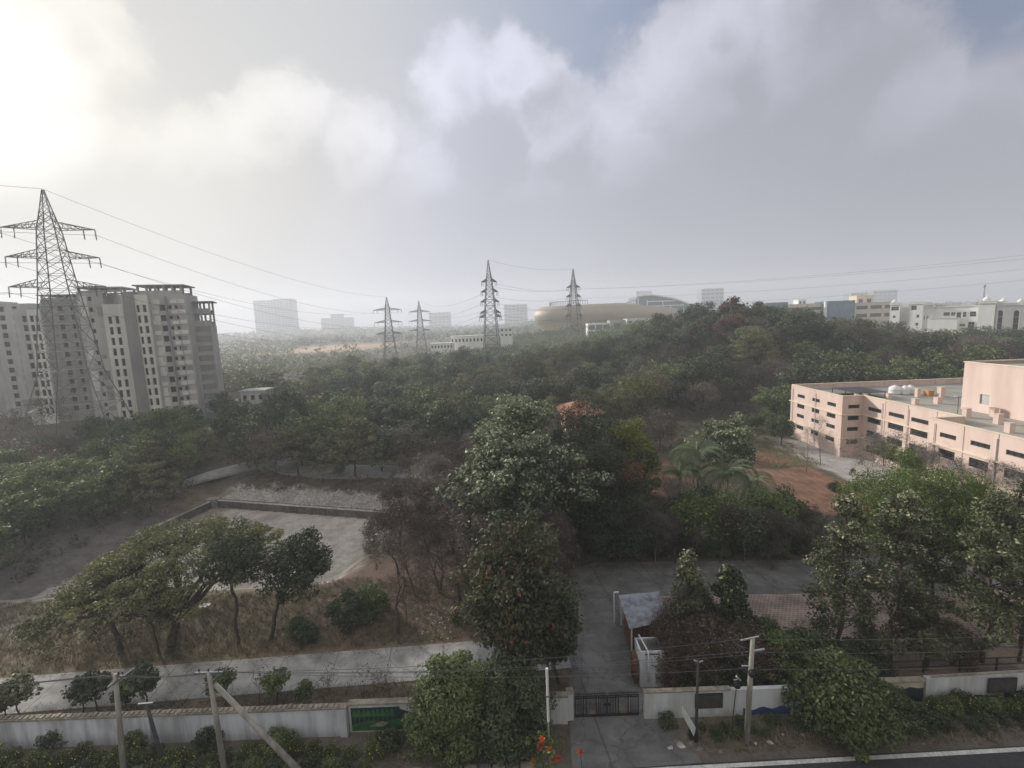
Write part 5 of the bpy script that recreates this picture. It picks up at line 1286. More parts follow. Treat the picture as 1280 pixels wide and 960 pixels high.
# --- inside the gate
x, y = land(640, 880)
put(make_tree(5, 12.3, 4.2, 2.2, 'round', 150, 1.05, 150, .33, .5, 'leaf_flame', tr=.3, fork=2.6, nl=7, off=(.6, 1.2), tipf=.16, tipfn=lambda p, c, d: ((np.sin(c[:, 0] * 3.1) + np.sin(c[:, 2] * 2.3) + np.sin(c[:, 1] * 2.7)) > .55) * (d[:, 2] > -.2) * 1.0), 'tall tulip tree dotted with orange red flower clusters, left of the driveway', x, y, name='tulip_tree')
x, y = land(700, 855)
put(make_tree(50, 7.0, 2.0, 1.2, 'round', 60, .8, 120, .28, .5, 'leaf_dark', tr=.14, fork=1.4, off=(-.2, .2)), 'dark dense shrub tree between the tulip tree and the driveway', x, y, name='shrub_tree')
x, y = flat(566, 930)
put(make_tree(6, 5.6, 2.75, .4, 'dome', 150, .72, 170, .24, .4, 'leaf_mid', tr=.2, fork=1.0, nl=6, droop=.3, tipf=.12, tipfn=top_tip(3, 5)), 'round bushy mango tree in front of the green mural', x, y + .6, name='mango_tree')
x, y = flat(640, 930)
put(make_tree(16, 5.3, 2.7, .3, 'dome', 130, .72, 170, .24, .4, 'leaf_dark', tr=.2, fork=1.0, nl=6, droop=.3), 'darker mango tree right of the round one, beside the slim white-topped pole', x, y + .7, name='mango_tree')
# --- the big trees behind the drive
x, y = land(652, 700)
put(make_tree(8, 14.6, 8.5, 2.0, 'round', 330, 1.15, 140, .38, .62, 'leaf_big', tr=.35, fork=3.2, nl=8, flat_=.7, tipf=.35, tipfn=top_tip(5, 13)), 'great tree with big pale glinting leaves filling the centre, behind the tulip tree', x, y, name='teak_tree')
x, y = land(650, 650)
put(make_tree(9, 17.0, 5.4, 4.0, 'round', 140, 1.2, 120, .40, .62, 'leaf_big', tr=.28, fork=4.0, nl=6, tipf=.4, tipfn=top_tip(6, 13)), 'tree with big pale leaves peeking up behind the great pale-leaved tree', x, y, name='teak_tree')
x, y = land(757, 692)
put(make_tree(10, 12.8, 5.2, 1.5, 'dome', 190, 1.1, 140, .30, .4, 'leaf_red', tr=.35, fork=3, nl=7, tipf=.5, tipfn=lambda p, c, d: (np.abs(np.sin(c[:, 0] * .55 + .3)) > .86) * (p[:, 2] > 8.6) * (d[:, 2] > 0) * 1.0), 'very dark dense mango tree with patches of red young leaves', x, y, name='mango_tree')
x, y = land(736, 642)
put(make_tree(17, 16.3, 6.0, 3, 'dome', 130, 1.1, 120, .32, .4, 'leaf_red', tr=.3, fork=4, nl=6, tipf=.25, tipfn=lambda p, c, d: (p[:, 0] < -1) * (p[:, 2] > 12.0) * 1.0), 'dark mango tree in front of the red roof, behind the one with red young leaves', x, y, name='mango_tree')
x, y = land(786, 645)
put(make_tree(18, 13.4, 4.6, 2.5, 'dome', 110, 1.05, 120, .34, .5, 'leaf_yellow', tr=.28, fork=4, nl=6, tipf=.35, tipfn=top_tip(8, 12)), 'tree with yellow green fresh foliage right of the red roof', x, y, name='tree')
# --- young trees and dry bushes right of the drive
x, y = land(860, 828); put(make_tree(20, 8.4, 1.9, 1.6, 'column', 62, .55, 75, .25, .55, 'leaf_pale', tr=.12, tipf=.3, tipfn=top_tip(6.2, 8.4)), 'young leafy tree with pale tips behind the tin shed, right of the cabin', x, y, name='young_tree')
x, y = land(915, 826); put(make_tree(21, 7.4, 1.5, 1.2, 'column', 65, .62, 95, .28, .55, 'leaf_dark', tr=.11, lean=-.3, tipf=.2, tipfn=top_tip(5, 7)), 'young dark tree with a tapered top, left of the tall pale concrete pole', x, y, name='young_tree')
grey_v = make_bare(66, 4.6, 2.0, 'twig', .06, 5, leafy=5, mat='leaf_dry', twn=5, trunks=3, leafsz=.17)
rust_v = [make_bare(60 + i, 4.6, 2.2, 'twig', .07, 5, leafy=6, mat='leaf_rust', twn=7, trunks=3, leafsz=.18) for i in range(2)]
for i, (px, py) in enumerate([(835, 848), (855, 850), (885, 852), (915, 850), (868, 806), (888, 812), (945, 850), (850, 822)]):
    x, y = land(px, py); put((rust_v[0], grey_v, rust_v[1], grey_v)[i % 4], ('dry reddish', 'thin grey green')[i % 2] + ' bush in the tangle between the cabin and the tall pale pole', x, y, ('reddish', 'grey')[i % 2] + ' bushes behind the notice board wall', rp.uniform(.75, 1.05), rp.uniform(0, 6), 'bush', 'dry_bush')
dark_sh = [make_tree(70 + i, 3.6, 2.3, .3, 'dome', 70, .6, 110, .22, .5, ('leaf_dark', 'leaf_mid', 'hedge')[i], tr=.09, fork=.6, nl=5, trunks=2, tipf=.05) for i in range(3)]
for i, (px, py, s_, v) in enumerate([(900, 862, .6, 0), (940, 858, .8, 0), (975, 850, 1.05, 1), (1010, 842, 1.0, 0), (960, 826, .9, 1), (870, 865, .5, 0), (1075, 845, .8, 0)]):
    x, y = land(px, py); put(dark_sh[v], 'green shrub in the row just behind the right whitewashed wall', x, y, 'shrubs behind the right wall', s_, rp.uniform(0, 6), 'shrub', 'shrub')
for px, py, s_, v in ((440, 778, .85, 0), (462, 768, .8, 1), (385, 800, .45, 0), (372, 790, .4, 1)):
    x, y = land(px, py); put(dark_sh[v], ('dark', 'mid green')[v] + ' scrub bush ' + ('by the big dark boulder' if px > 400 else 'on the grass right of the leaning dark tree'), x, y, s=s_, rot=px, cat='bush', name='scrub_bush')
x, y = flat(1050, 905)
put(make_tree(22, 4.7, 3.1, .3, 'dome', 130, .75, 150, .26, .5, 'leaf_mid', tr=.14, fork=.8, nl=6, trunks=2, tipf=.12, tipfn=top_tip(2.5, 4.5)), 'large round green bush on the verge hiding the middle of the right wall', x, y, cat='bush', name='roadside_bush')
x, y = flat(1100, 900); put(dark_sh[0], 'dark low bush at the right foot of the large round roadside bush', x, y, s=.75, cat='bush', name='roadside_bush')
# --- row of tall trees, right
for i, (px, py, H, R, lab) in enumerate([(1048, 830, 12.6, 2.5, 'tall slender tree with creamy new leaves, leftmost of the row on the brick yard'),
    (1115, 838, 13.2, 2.6, 'tallest slender tree with cream tufts on top, second in the brick yard row'),
    (1156, 836, 10.6, 2.1, 'shorter dark slender tree, third from the left in the row on the brick yard'),
    (1228, 828, 12.8, 2.6, 'dark slender tree, second from right in the row on the brick yard'),
    (1272, 826, 13.8, 2.8, 'dark slender tree with an olive top at the right edge of the photo')]):
    x, y = land(px, py)
    put(make_tree(80 + i, H, R, 2.2, 'column', (112, 118, 90, 112, 112)[i], .60, 78, .25, .5, 'leaf_pale', tr=.17, shell=.3, tipf=(.6, .65, .15, .12, .2)[i], tipfn=lambda p, c, d, H=H: np.clip((p[:, 2] - H * .4) / (H * .5), 0, 1) * (np.sin(c[:, 0] * 5 + c[:, 2] * 4) > -.2) * (d[:, 2] > 0)), lab, x, y, 'row of slender trees on the brick yard', name='slender_tree')
for i, (px, py, s_) in enumerate([(1190, 832, .7), (1085, 815, .55), (1140, 800, .6), (1250, 800, .6)]):
    x, y = land(px, py); put(rust_v[i % 2], 'dry brown bush among the trunks of the slender tree row', x, y, 'dry bushes among the slender trees', s_, rp.uniform(0, 6), 'bush', 'dry_bush')
# light green feathery tree
x, y = land(1145, 742)
put(make_tree(23, 12.6, 6.4, 3.2, 'round', 210, 1.15, 150, .27, .35, 'leaf_bright', tr=.25, fork=3, nl=7, flat_=.75, droop=.5, tipf=.1), 'wide feathery bright green tree between the slender row and the pink building', x, y, name='feathery_tree')
x, y = land(1215, 735)
put(make_tree(24, 10.6, 3.6, 2.4, 'round', 90, 1.05, 120, .27, .4, 'leaf_mid', tr=.2, fork=2.6, nl=6), 'mid green tree merging into the right side of the feathery bright green tree', x, y, name='tree')
# grey leafless trees in front of the pink building
for i, (px, py, H, R, lab) in enumerate([(1007, 590, 7.4, 1.6, 'thin bare grey tree standing against the left end of the pink building'), (1026, 582, 8.2, 2.2, 'bare grey tree with open branches in front of the pink building corner'),
    (1085, 612, 8.5, 4.6, 'grey leafless spreading tree by the motorbike'), (1120, 625, 9, 4.6, 'grey leafless tree before the inner corner of the pink building'), (1165, 640, 8.2, 4.2, 'grey twiggy tree half hidden behind the feathery green tree'),
    (1250, 668, 8.2, 4.0, 'grey twiggy tree before the lower windows near the right edge')]):
    x, y = land(px, py); put(make_bare(90 + i, H, R, 'pale_bark' if i < 2 else 'grey_twig', .11, 5 if i < 2 else 6, leafy=0 if i < 2 else 2, mat='leaf_dry', twn=3 if i < 2 else 7, leafsz=.2), lab, x, y, name='bare_tree')
rd_v = [make_tree(100 + i, 6.2, 3.0, 1.3, 'round', 60, .9, 85, .30, .5, ('leaf_dark', 'leaf_mid', 'leaf_bright')[i], tr=.13, fork=1.6, nl=5, tipf=.1) for i in range(3)]
for i, (px, py, s_, v, lab) in enumerate([(1105, 582, .8, 2, 'small bright green tree before the inner corner of the pink building'), (1140, 596, .8, 1, 'small green tree against the pink wall, left of the tall feathery tree'),
    (1180, 612, .75, 0, 'small dark tree under the first long window strip of the pink wing'), (1210, 620, .8, 1, 'small green tree under the second long window strip of the pink wing'), (976, 556, .95, 0, 'round dark tree at the far left corner of the pink building'),
    (960, 540, .8, 1, 'pale green small tree left of the round dark tree by the pink building'), (1045, 622, .4, 0, 'low shrub at the right edge of the red tilled field'), (940, 540, .7, 0, 'small dark tree at the back of the clearing left of the pink building')]):
    x, y = land(px, py); put(rd_v[v], lab, x, y, s=s_, rot=i * 1.1, name='small_tree')
x, y = land(907, 618)
put(make_tree(25, 11.6, 4.2, 3.2, 'round', 100, .95, 90, .42, .6, 'leaf_big', tr=.2, fork=2.4, nl=6, tipf=.3, tipfn=top_tip(3, 8)), 'tree with big pale leaves behind the palms, left of the red field', x, y, name='teak_tree')
# --- green shrubs and thicket behind the upper road
for i, (px, py, s_, v, lab) in enumerate([(868, 690, 1.15, 2, 'bright green leafy shrub tree left of the banana leaves'), (905, 685, 1.1, 1, 'green shrub tree in front of the front palm'), (960, 682, 1.1, 2, 'bright green shrub tree at the near corner of the red field'),
    (985, 676, .95, 1, 'green shrub tree at the right end of the thicket behind the upper road'), (885, 660, .9, 0, 'dark green shrub tree at the foot of the palms'), (930, 694, .9, 0, 'dark low shrub tree under the banana leaves')]):
    x, y = land(px, py); put(rd_v[v], lab, x, y, s=s_, rot=i * 1.7, name='shrub_tree')
for i, (px, py) in enumerate([(775, 698), (800, 702), (820, 704), (845, 704), (870, 704), (900, 704), (930, 703), (960, 702), (985, 700), (790, 680), (815, 675), (845, 680), (785, 660), (808, 650), (835, 655), (1010, 696)]):
    x, y = land(px, py); put(bare_v[(2, 0, 2, 1)[i % 4]], 'grey brown leafless tree in the thicket behind the upper road, ' + ('below the dark mangoes' if px < 812 else 'below the palms' if px < 910 else 'below the red field'), x, y, 'thicket behind the upper road ' + ('left' if px < 812 else 'middle' if px < 910 else 'right'), rp.uniform(.5, .72), rp.uniform(0, 6), name='thicket_tree')
for i in range(16):
    x, y = land(750 + i * 17, 699 - (i * 7) % 9); put(dark_sh[i % 2], 'low dark shrub at the foot of the thicket along the upper road', x, y + 1, 'undershrubs of the upper road thicket', rp.uniform(.5, .8), rp.uniform(0, 6), 'shrub', 'shrub')


def frond_mesh(seed, L=3.4):
    rs = np.random.default_rng(seed); n = 15; pts = [np.array([L * (i / n) * math.cos(.5 - 1.35 * (i / n) ** 1.3) , 0, L * (i / n) * math.sin(.75 - 1.5 * (i / n) ** 1.2) * .9]) for i in range(n + 1)]
    segs = [(pts[i], pts[i + 1], .04 * (1 - i / n) + .008, .04 * (1 - (i + 1) / n) + .008) for i in range(n)]
    V, F = seg_mesh(segs, 4); V = list(map(tuple, V)); F = [tuple(f_) for f_ in F]
    for i in range(2, 58):
        f_ = i / 58; p = pts[int(f_ * n)] + (pts[min(n, int(f_ * n) + 1)] - pts[int(f_ * n)]) * (f_ * n % 1); ll = .85 * math.sin(math.pi * min(1, f_ * .85 + .12)) + .15
        for sg in (-1, 1):
            d = np.array([.45, sg * 1.0, -.35 + rs.normal() * .1]); d /= np.linalg.norm(d); k = len(V); wv = np.array([.035, 0, .02])
            V += [tuple(p - wv), tuple(p + d * ll * .5 + np.array([.03, 0, 0])), tuple(p + d * ll + np.array([0, 0, -.22 * ll])), tuple(p + d * ll * .5 - np.array([.03, 0, 0]))]; F.append((k, k + 1, k + 2, k + 3))
    T = np.tile([rs.uniform(.2, .9), 0, 0, 1], (len(V), 1))
    return np_mesh('frond', V, F, M['palm'], T)


fr = [frond_mesh(i) for i in range(3)]
def palm(label, px, py, h, n=15, s=1.0, tilt=0):
    x, y = land(px, py); t = thing('coconut_palm', label, 'palm tree', (x, y, 0), rp.uniform(0, 6), 'palms by the red field'); t.scale = (s, s, s)
    MB().tube([(0, 0, -.2), (.1, 0, h * .4), (.02, .1, h)], [.2, .15, .13], 8).build('trunk', M['pale_bark'], t, True)
    for k in range(n):
        o = bpy.data.objects.new('frond', fr[k % 3]); o.location = (.02, .1, h - .05 + .1 * (k % 3)); o.rotation_euler = (rp.uniform(-.15, .15), -.55 + .95 * (k % 5) / 4 - (.25 if k % 7 == 0 else 0), k * 2.4); link(o, t)
    return t


palm('taller coconut palm with drooping fronds at the back, left of the front palm', 872, 640, 6.6, 17, 1.2)
palm('front coconut palm with upright young fronds at the corner of the red field', 908, 655, 5.6, 19, 1.15)
palm('small palm squeezed behind the front palm, nearest the red field', 938, 640, 4.2, 12, .95)
palm('palm half hidden at the left of the group, by the small red patch', 850, 640, 5.0, 14, 1.05)
x, y = land(945, 668); t = thing('banana_plant', 'banana plant with broad upright leaves beside the red field', 'plant', (x, y, 0))
for k in range(8):
    a = k * .8; b = MB(); c_, s_ = math.cos(a), math.sin(a); L_2 = 2.3; n_ = 7
    for i in range(n_ + 1):
        f_ = i / n_; r_ = 1.1 * f_ ** 1.4; zz = .8 + L_2 * math.sin(f_ * 1.9) * .95; w_ = .36 * math.sin(math.pi * min(1, f_ * .9 + .08)); b.v += [(c_ * r_ - s_ * w_, s_ * r_ + c_ * w_, zz), (c_ * r_, s_ * r_, zz - .06), (c_ * r_ + s_ * w_, s_ * r_ - c_ * w_, zz)]
    b.f = [(i * 3 + j, i * 3 + j + 1, i * 3 + j + 4, i * 3 + j + 3) for i in range(n_) for j in range(2)]
    b.build('leaf', M['leaf_bright'], t)
MB().tube([(0, 0, -.1), (0, 0, 1.2)], [.14, .1], 8).build('stem', M['leaf_mid'], t)

# --- small plants between wall and campus road, left
sap = [make_tree(120 + i, 3.0, 1.05, 1.0, 'round', 22, .42, 50, .26, .6, ('leaf_dark', 'leaf_mid', 'leaf_pale')[i], tr=.05, fork=1.1, nl=4, tipf=.3 if i == 2 else 0) for i in range(3)]
spots = [(30, 900, 1.15, 2, 'broad young tree with silvery leaves at the left edge, behind the wall'), (8, 905, .9, 2, 'silvery young tree cut by the left photo edge, behind the wall'), (105, 893, 1.0, 0, 'young dark-leaved tree left of the first concrete pole'), (122, 890, 1.1, 0, 'young dark tree touching the first concrete pole'),
         (160, 892, .9, 0, 'thin young tree right behind the first concrete pole'), (186, 888, 1.25, 0, 'taller young dark tree right of the first concrete pole, on the road edge'), (280, 883, 1.0, 1, 'young tree growing behind the crossarm of the propped pole'), (347, 879, .9, 1, 'slim sapling with a small crown on the near edge of the campus road'),
         (382, 884, .65, 1, 'low leafy sapling leaning over the whitewashed wall, right of the slim sapling')]
for i, (px, py, s_, v, lab) in enumerate(spots):
    x, y = land(px, py); put(sap[v], lab, x, y, s=s_, rot=i * 1.3, name='sapling')
tb = [make_bare(130 + i, 2.2, .7, 'twig', .03, 3, leafy=3, mat=('leaf_rust', 'leaf_dry')[i], twn=3, leafsz=.16) for i in range(2)]
for i, (px, py, v, lab) in enumerate([(325, 880, 1, 'twiggy leafless bush at the road edge left of the slim sapling'), (415, 878, 1, 'thin dry stalk plant on the near road edge'), (457, 874, 0, 'small reddish leafless sapling in the middle of the near road edge'), (487, 872, 1, 'thin curved dry stalk left of the round mango tree'), (263, 825, 0, 'dead forked stick plant on the far road edge, left of the slim tall-stemmed tree')]):
    x, y = land(px, py); put(tb[v], lab, x, y, rot=i, name='dry_sapling')
# hedge plants outside the left wall
hp = [make_tree(140 + i, 1.5, 1.0, .1, 'dome', 26, .4, 75, .17, .5, ('hedge', 'leaf_dark', 'leaf_mid')[i], tr=.04, fork=.3, nl=4, trunks=2, tipf=.05, tipfn=lambda p, c, d: (d[:, 2] > .1) * 1.0) for i in range(3)]
for i in range(58):
    x = -40 + (i // 2) * 1.13 + rp.uniform(-.3, .3); y = 25.7 - (i % 2) * 1.15 + rp.uniform(-.3, .3)
    if -9.0 < x: continue
    seg = 'left of the first concrete pole' if x < -24 else 'between the first pole and the propped pole' if x < -18.5 else 'under the leaning prop pole' if x < -14 else 'right of the leaning prop pole'
    kd = ('yellow flowering hedge plant', 'dark leafy hedge plant', 'yellow flowering hedge plant', 'mid green hedge plant')[i % 4]; rw_ = 'back' if i % 2 == 0 else 'front'
    put(hp[(0, 1, 0, 2)[i % 4]], kd + ' ' + seg + ', ' + rw_ + ' row', x, y, kd + 's ' + seg + ', ' + rw_ + ' row', rp.uniform(.45, .8), rp.uniform(0, 6), 'shrub', 'hedge_plant')
for i, (px, py, s_, v, lab) in enumerate([(72, 930, 1.0, 1, 'leafy creeper bush climbing the joint of the left whitewashed wall'), (100, 918, .7, 2, 'small leafy bush hanging over the left wall, left of the first pole'), (168, 935, .8, 0, 'yellow flowering bush at the wall between first pole and dark stub'), (262, 932, .9, 1, 'leafy bush against the wall beside the propped pole'),
    (485, 935, .9, 1, 'dark low bush below the green mural'), (350, 935, 1.0, 2, 'taller pale green bush below the wall under the prop pole'), (835, 908, .6, 1, 'small dark bush at the right foot of the gate wall')]):
    x, y = flat(px, py); put(hp[v], lab, x, y, s=s_, rot=i, cat='bush', name='wall_bush')
for i in range(24):
    x = 23.5 + (i // 2) * 1.25 + rp.uniform(-.3, .3); y = 27.0 - (i % 2) * 1.1 + rp.uniform(-.25, .25) + (x - 23) * .02
    put(hp[(0, 1, 2, 1)[i % 4]], ('yellow dotted', 'dark', 'mid green', 'dark')[i % 4] + ' low weed bush before the ' + ('left' if i < 12 else 'right') + ' half of the right end wall', x, y, ('yellow dotted', 'dark', 'mid green', 'dark')[i % 4] + ' weeds at the right end wall ' + str(i // 12), rp.uniform(.5, .85), rp.uniform(0, 6), 'bush', 'weed_bush')
for i in range(20):
    x = 10.6 + i * .62 + rp.uniform(-.2, .2); y = 26.6 + rp.uniform(-.7, .35)
    put(hp[(1, 2, 1)[i % 3]], 'low dark weed on the verge before the notice board wall', x, y, 'weeds before the notice board wall', rp.uniform(.28, .5), rp.uniform(0, 6), 'plant', 'verge_weed')
x, y = 1.0, 22.9
put(make_tree(150, 3.6, 1.1, 1.5, 'round', 12, .32, 26, .2, .5, 'leaf_bright', tr=.035, fork=1.3, nl=4), 'sparse flowering sapling with bright red orange blossoms at the bottom edge', x, y, name='flowering_sapling')
fb2 = bpy.data.objects[-1] if False else None
fl = thing('flower_stem', 'red orange blossom on a thin stem, right of the slim pole at the bottom edge', 'flower', (3.0, 22.95, 0))
bl = MB(); MBs = MB().tube([(0, 0, 0), (.05, 0, 1.2), (-.03, 0, 2.35)], .015, 5); MBs.build('stem', M['leaf_mid'], fl)
rr = np.random.default_rng(2)
def blossom(cx, cy, cz, r_, n_=22):
    mb = MB()
    for i in range(n_):
        d = unit(rr.normal(size=3)); a = unit(np.cross(d, rr.normal(size=3))); b = np.cross(d, a); c = np.array([cx, cy, cz]) + d * r_ * .5
        mb.add([c - d * r_ * .4, c + a * r_ * .35, c + d * r_ * .55, c - a * r_ * .35 + b * .02], [(0, 1, 2, 3)])
    return mb
M['blossom'] = plain('blossom', (.55, .10, .045), .6, var=.3, scale=9)
blossom(-.03, 0, 2.42, .2).build('petals', M['blossom'], fl)
sapf = [o for o in bpy.data.objects if o.name.startswith('flowering_sapling')][0]
for (a, b, c, s_) in ((-.1, -.1, 3.45, .2), (.25, -.3, 3.0, .22), (-.2, 0, 2.95, .26), (.45, -.2, 2.2, .2), (-.65, -.1, 2.1, .2), (.75, -.2, 2.35, .2)): blossom(a, b, c, s_).build('blossom', M['blossom'], sapf)

# --- trees along the far pond bank and path
var = {}
var['dark'] = [make_tree(200 + i, 10, 4.4, 1.6, 'round', 62, 1.25, 60, .52, .55, 'leaf_dark', tr=.2, fork=2.2, nl=5, flat_=.75, tipf=.22, tipfn=top_tip(6, 10)) for i in range(3)]  # pale upper leaves: light on the crown tops put into colour
var['mid'] = [make_tree(210 + i, 9.4, 4.2, 1.4, 'round', 58, 1.25, 60, .50, .55, 'leaf_mid', tr=.18, fork=2.2, nl=5, flat_=.7, tipf=.3, tipfn=top_tip(5.5, 9.5)) for i in range(2)]  # tips lighten the top of the crown as painted highlight
var['olive'] = [make_tree(220 + i, 9.8, 5.4, 3.2, 'umbrella', 70, 1.15, 55, .48, .5, 'leaf_olive', tr=.2, fork=2.4, nl=6, flat_=.4) for i in range(2)]
var['dry'] = [make_tree(230 + i, 9.0, 4.2, 1.4, 'round', 56, 1.2, 55, .42, .4, 'leaf_dry', tr=.16, fork=1.8, nl=5) for i in range(2)]
var['bright'] = [make_tree(240, 8.4, 4.0, 1.4, 'round', 50, 1.1, 60, .44, .5, 'leaf_bright', tr=.16, fork=1.8, nl=5)]
var['bare'] = [bare_v[2]]
for i, (px, py, kd, s_, lab) in enumerate([(322, 592, 'dry', .95, 'grey green tree, leftmost on the far pond bank'), (345, 593, 'dry', 1.0, 'grey green tree with slanting trunks, second on the far pond bank'), (374, 596, 'olive', .95, 'tree with a forked pale trunk beside the bend of the far path'),
    (444, 597, 'olive', 1.15, 'tallest open tree with a dark trunk at the middle of the far pond bank'), (478, 590, 'dark', .95, 'dark tree behind the far path right of the tallest open tree'), (512, 590, 'dry', .95, 'brown grey tree at the right end of the far path'),
    (292, 560, 'dark', .9, 'dark tree behind the left end of the far path'), (410, 565, 'dark', .8, 'dark low tree behind the middle of the far path'), (372, 560, 'dark', .7, 'dark hedge-like tree inside the bend of the far path'), (425, 596, 'bright', .42, 'small bright green bush on the near side of the far path')]):
    x, y = land(px, py); put(var[kd][i % len(var[kd])], lab, x, y, s=s_, rot=i * 1.9, name='bank_tree')
x, y = land(800, 535)
put(make_tree(26, 12.6, 5.6, 3.4, 'round', 90, 1.2, 80, .42, .5, 'leaf_yellow', 'pale_bark', tr=.3, fork=3.6, nl=7, shell=.6, tipf=.1), 'pale green tree with white branches standing before the dark hill wood', x, y, name='white_barked_tree')
x, y = land(825, 560); put(var['dry'][0], 'dry brown tree in front of the white-branched pale tree', x, y, s=.9, name='dry_tree')
x, y = land(790, 575); put(var['dry'][1], 'dry brown tree left below the white-branched pale tree', x, y, s=.9, name='dry_tree')

big_u = make_tree(170, 13.5, 6.4, 4.5, 'umbrella', 120, 1.2, 75, .42, .5, 'leaf_olive', tr=.3, fork=4, nl=7, flat_=.38)
big_r = make_tree(171, 13.5, 5.6, 2.2, 'round', 120, 1.35, 85, .42, .55, 'leaf_mid', 'pale_bark', tr=.3, fork=3.2, nl=7, flat_=.7, tipf=.3, tipfn=top_tip(8, 13.5))
big_d = make_tree(172, 14, 5.6, 2.4, 'round', 120, 1.35, 85, .42, .55, 'leaf_dark', tr=.3, fork=3.2, nl=7, flat_=.75, tipf=.2, tipfn=top_tip(9, 14))
big_b = make_bare(173, 12, 6.0, 'twig', .24, 6, leafy=6, mat='leaf_dry', twn=7, leafsz=.34)
for px, py, v, s_, lab in ((432, 572, big_r, 1.0, 'large light green tree with pale limbs behind the middle of the far path'), (395, 520, big_r, .95, 'large light green rounded tree between the far path and the old house'), (350, 555, big_d, .85, 'large dark tree inside the bend of the far path'),
    (500, 560, big_b, .95, 'large ashy brown leafless crowned tree behind the right end of the far path'), (560, 555, big_b, 1.05, 'large brown half-bare tree left behind the pale-leaved trees'), (600, 520, big_b, 1.0, 'large dusty brown tree in the middle of the central wood'),
    (660, 500, big_u, 1.15, 'wide flat-topped acacia behind the pale-leaved trees'), (705, 480, big_u, 1.1, 'wide layered acacia left of the white-branched pale tree'), (470, 510, big_d, .95, 'large dark tree in the wood below the pylon on the pink track'),
    (530, 500, big_r, .9, 'light green rounded tree in the centre of the wood below the small pylon'), (580, 470, big_d, 1.0, 'large dark tree below the tallest pylon'), (750, 470, big_d, 1.0, 'large dark tree on the wood edge below the stadium pylon'),
    (880, 500, big_d, 1.0, 'large dark tree at the foot of the hill behind the clearing'), (940, 470, big_u, 1.2, 'wide flat-topped tree on the hill slope left of the pink building'), (990, 450, big_d, 1.1, 'large dark tree on the hill behind the left end of the pink building'),
    (1060, 450, big_b, 1.15, 'large brown half-bare tree on the hill over the pink roof'), (1120, 448, big_d, 1.05, 'large dark tree on the hill over the white roof tanks'), (440, 470, big_r, .9, 'pale green tree standing clear below the pink track pylon'),
    (60, 640, big_r, .6, 'light rounded tree at the front of the left wood'), (160, 625, big_r, .62, 'pale layered tree at the front of the left wood near the far path'), (205, 600, big_d, .62, 'dark rounded tree at the left wood end beside the far path')):
    x, y = land(px, py); put(v, lab, x, y, s=s_, rot=px * .7, name='large_tree')
# --- left side trees
x, y = land(50, 560)
put(make_bare(33, 12, 8.5, 'grey_twig', .28, 6, leafy=4, mat='leaf_olive', twn=5, fork=.22, spread=.7, leafsz=.35), 'wide half-bare spreading tree under the big pylon at the left', x, y, name='spreading_tree')
x, y = land(12, 575)
put(make_bare(34, 11, 7.5, 'grey_twig', .25, 6, leafy=4, mat='leaf_dry', twn=5, fork=.22, spread=.7, leafsz=.35), 'half-bare tree at the far left edge below the towers', x, y, name='spreading_tree')
x, y = land(215, 560); put(var['bright'][0], 'pale green tree before the foot of the largest tower', x, y, s=1.05, sz=1.25, name='tree')
x, y = land(285, 530); put(var['dark'][0], 'dark pointed tree between the slim tower and the old house', x, y, s=.95, name='tree')
rf = random.Random(77)
def clear_of(x, y, pts, d): return all((x - a) ** 2 + (y - b) ** 2 > d * d for a, b in pts)
placed = []; nforest = 0
kinds_left = ['dark', 'mid', 'dark', 'olive', 'dry']
def scatter(x0, x1, y0, y1, step, test, kinds, label, group, smin=.85, smax=1.2):
    global nforest
    yy = y0
    while yy < y1:
        xx = x0 + rf.uniform(0, step)
        while xx < x1:
            px = xx + rf.uniform(-.35, .35) * step; py = yy + rf.uniform(-.35, .35) * step
            if test(px, py) and clear_of(px, py, placed, step * .55):
                placed.append((px, py)); n_ = math.sin(px * .06 + 1) + math.sin(py * .05 + px * .03) + rf.uniform(-.9, .9)
                kd = kinds[int((n_ + 3) / 6 * len(kinds)) % len(kinds)]; v = rf.choice(var[kd])
                adj = {'dark': 'dark green', 'mid': 'mid green', 'olive': 'flat-topped olive', 'dry': 'dry brown', 'bright': 'light green', 'bare': 'leafless grey'}[kd]
                wh = where(px, py)
                put(v, adj + ' ' + label + ' ' + wh, px, py, adj + ' ' + group + ' ' + wh, rf.uniform(smin, smax), rf.uniform(0, 6.28), name={'olive': 'acacia', 'bare': 'bare_tree', 'dry': 'dry_tree'}.get(kd, 'forest_tree')); nforest += 1
            xx += step
        yy += step


def where(x, y):
    a = x / y
    if y < 128 and a < -.68: return ('by the far path end' if a > -.8 else 'below the pylon' if a > -1.0 else 'at the left photo edge') + (', front row' if y < 75 else '')
    if a < .3 and y < 90: return 'beside the dark mangoes' if a > .1 else 'left of the mangoes'
    if a < .3:
        u_ = 'before the old house' if a < -.42 else 'below the track pylon' if a < -.2 else 'below the tallest pylon' if a < 0 else 'below the stadium pylon'
        return u_ + (', near' if y < 120 else ', middle' if y < 165 else ', far')
    u_ = 'left slope' if a < .42 else 'under the bare crown tree' if a < .56 else 'above the pink corner' if a < .75 else 'above the pink roof' if a < .95 else 'at right edge'
    return u_ + (', foot' if y < 135 else ', middle' if y < 180 else ', crest')


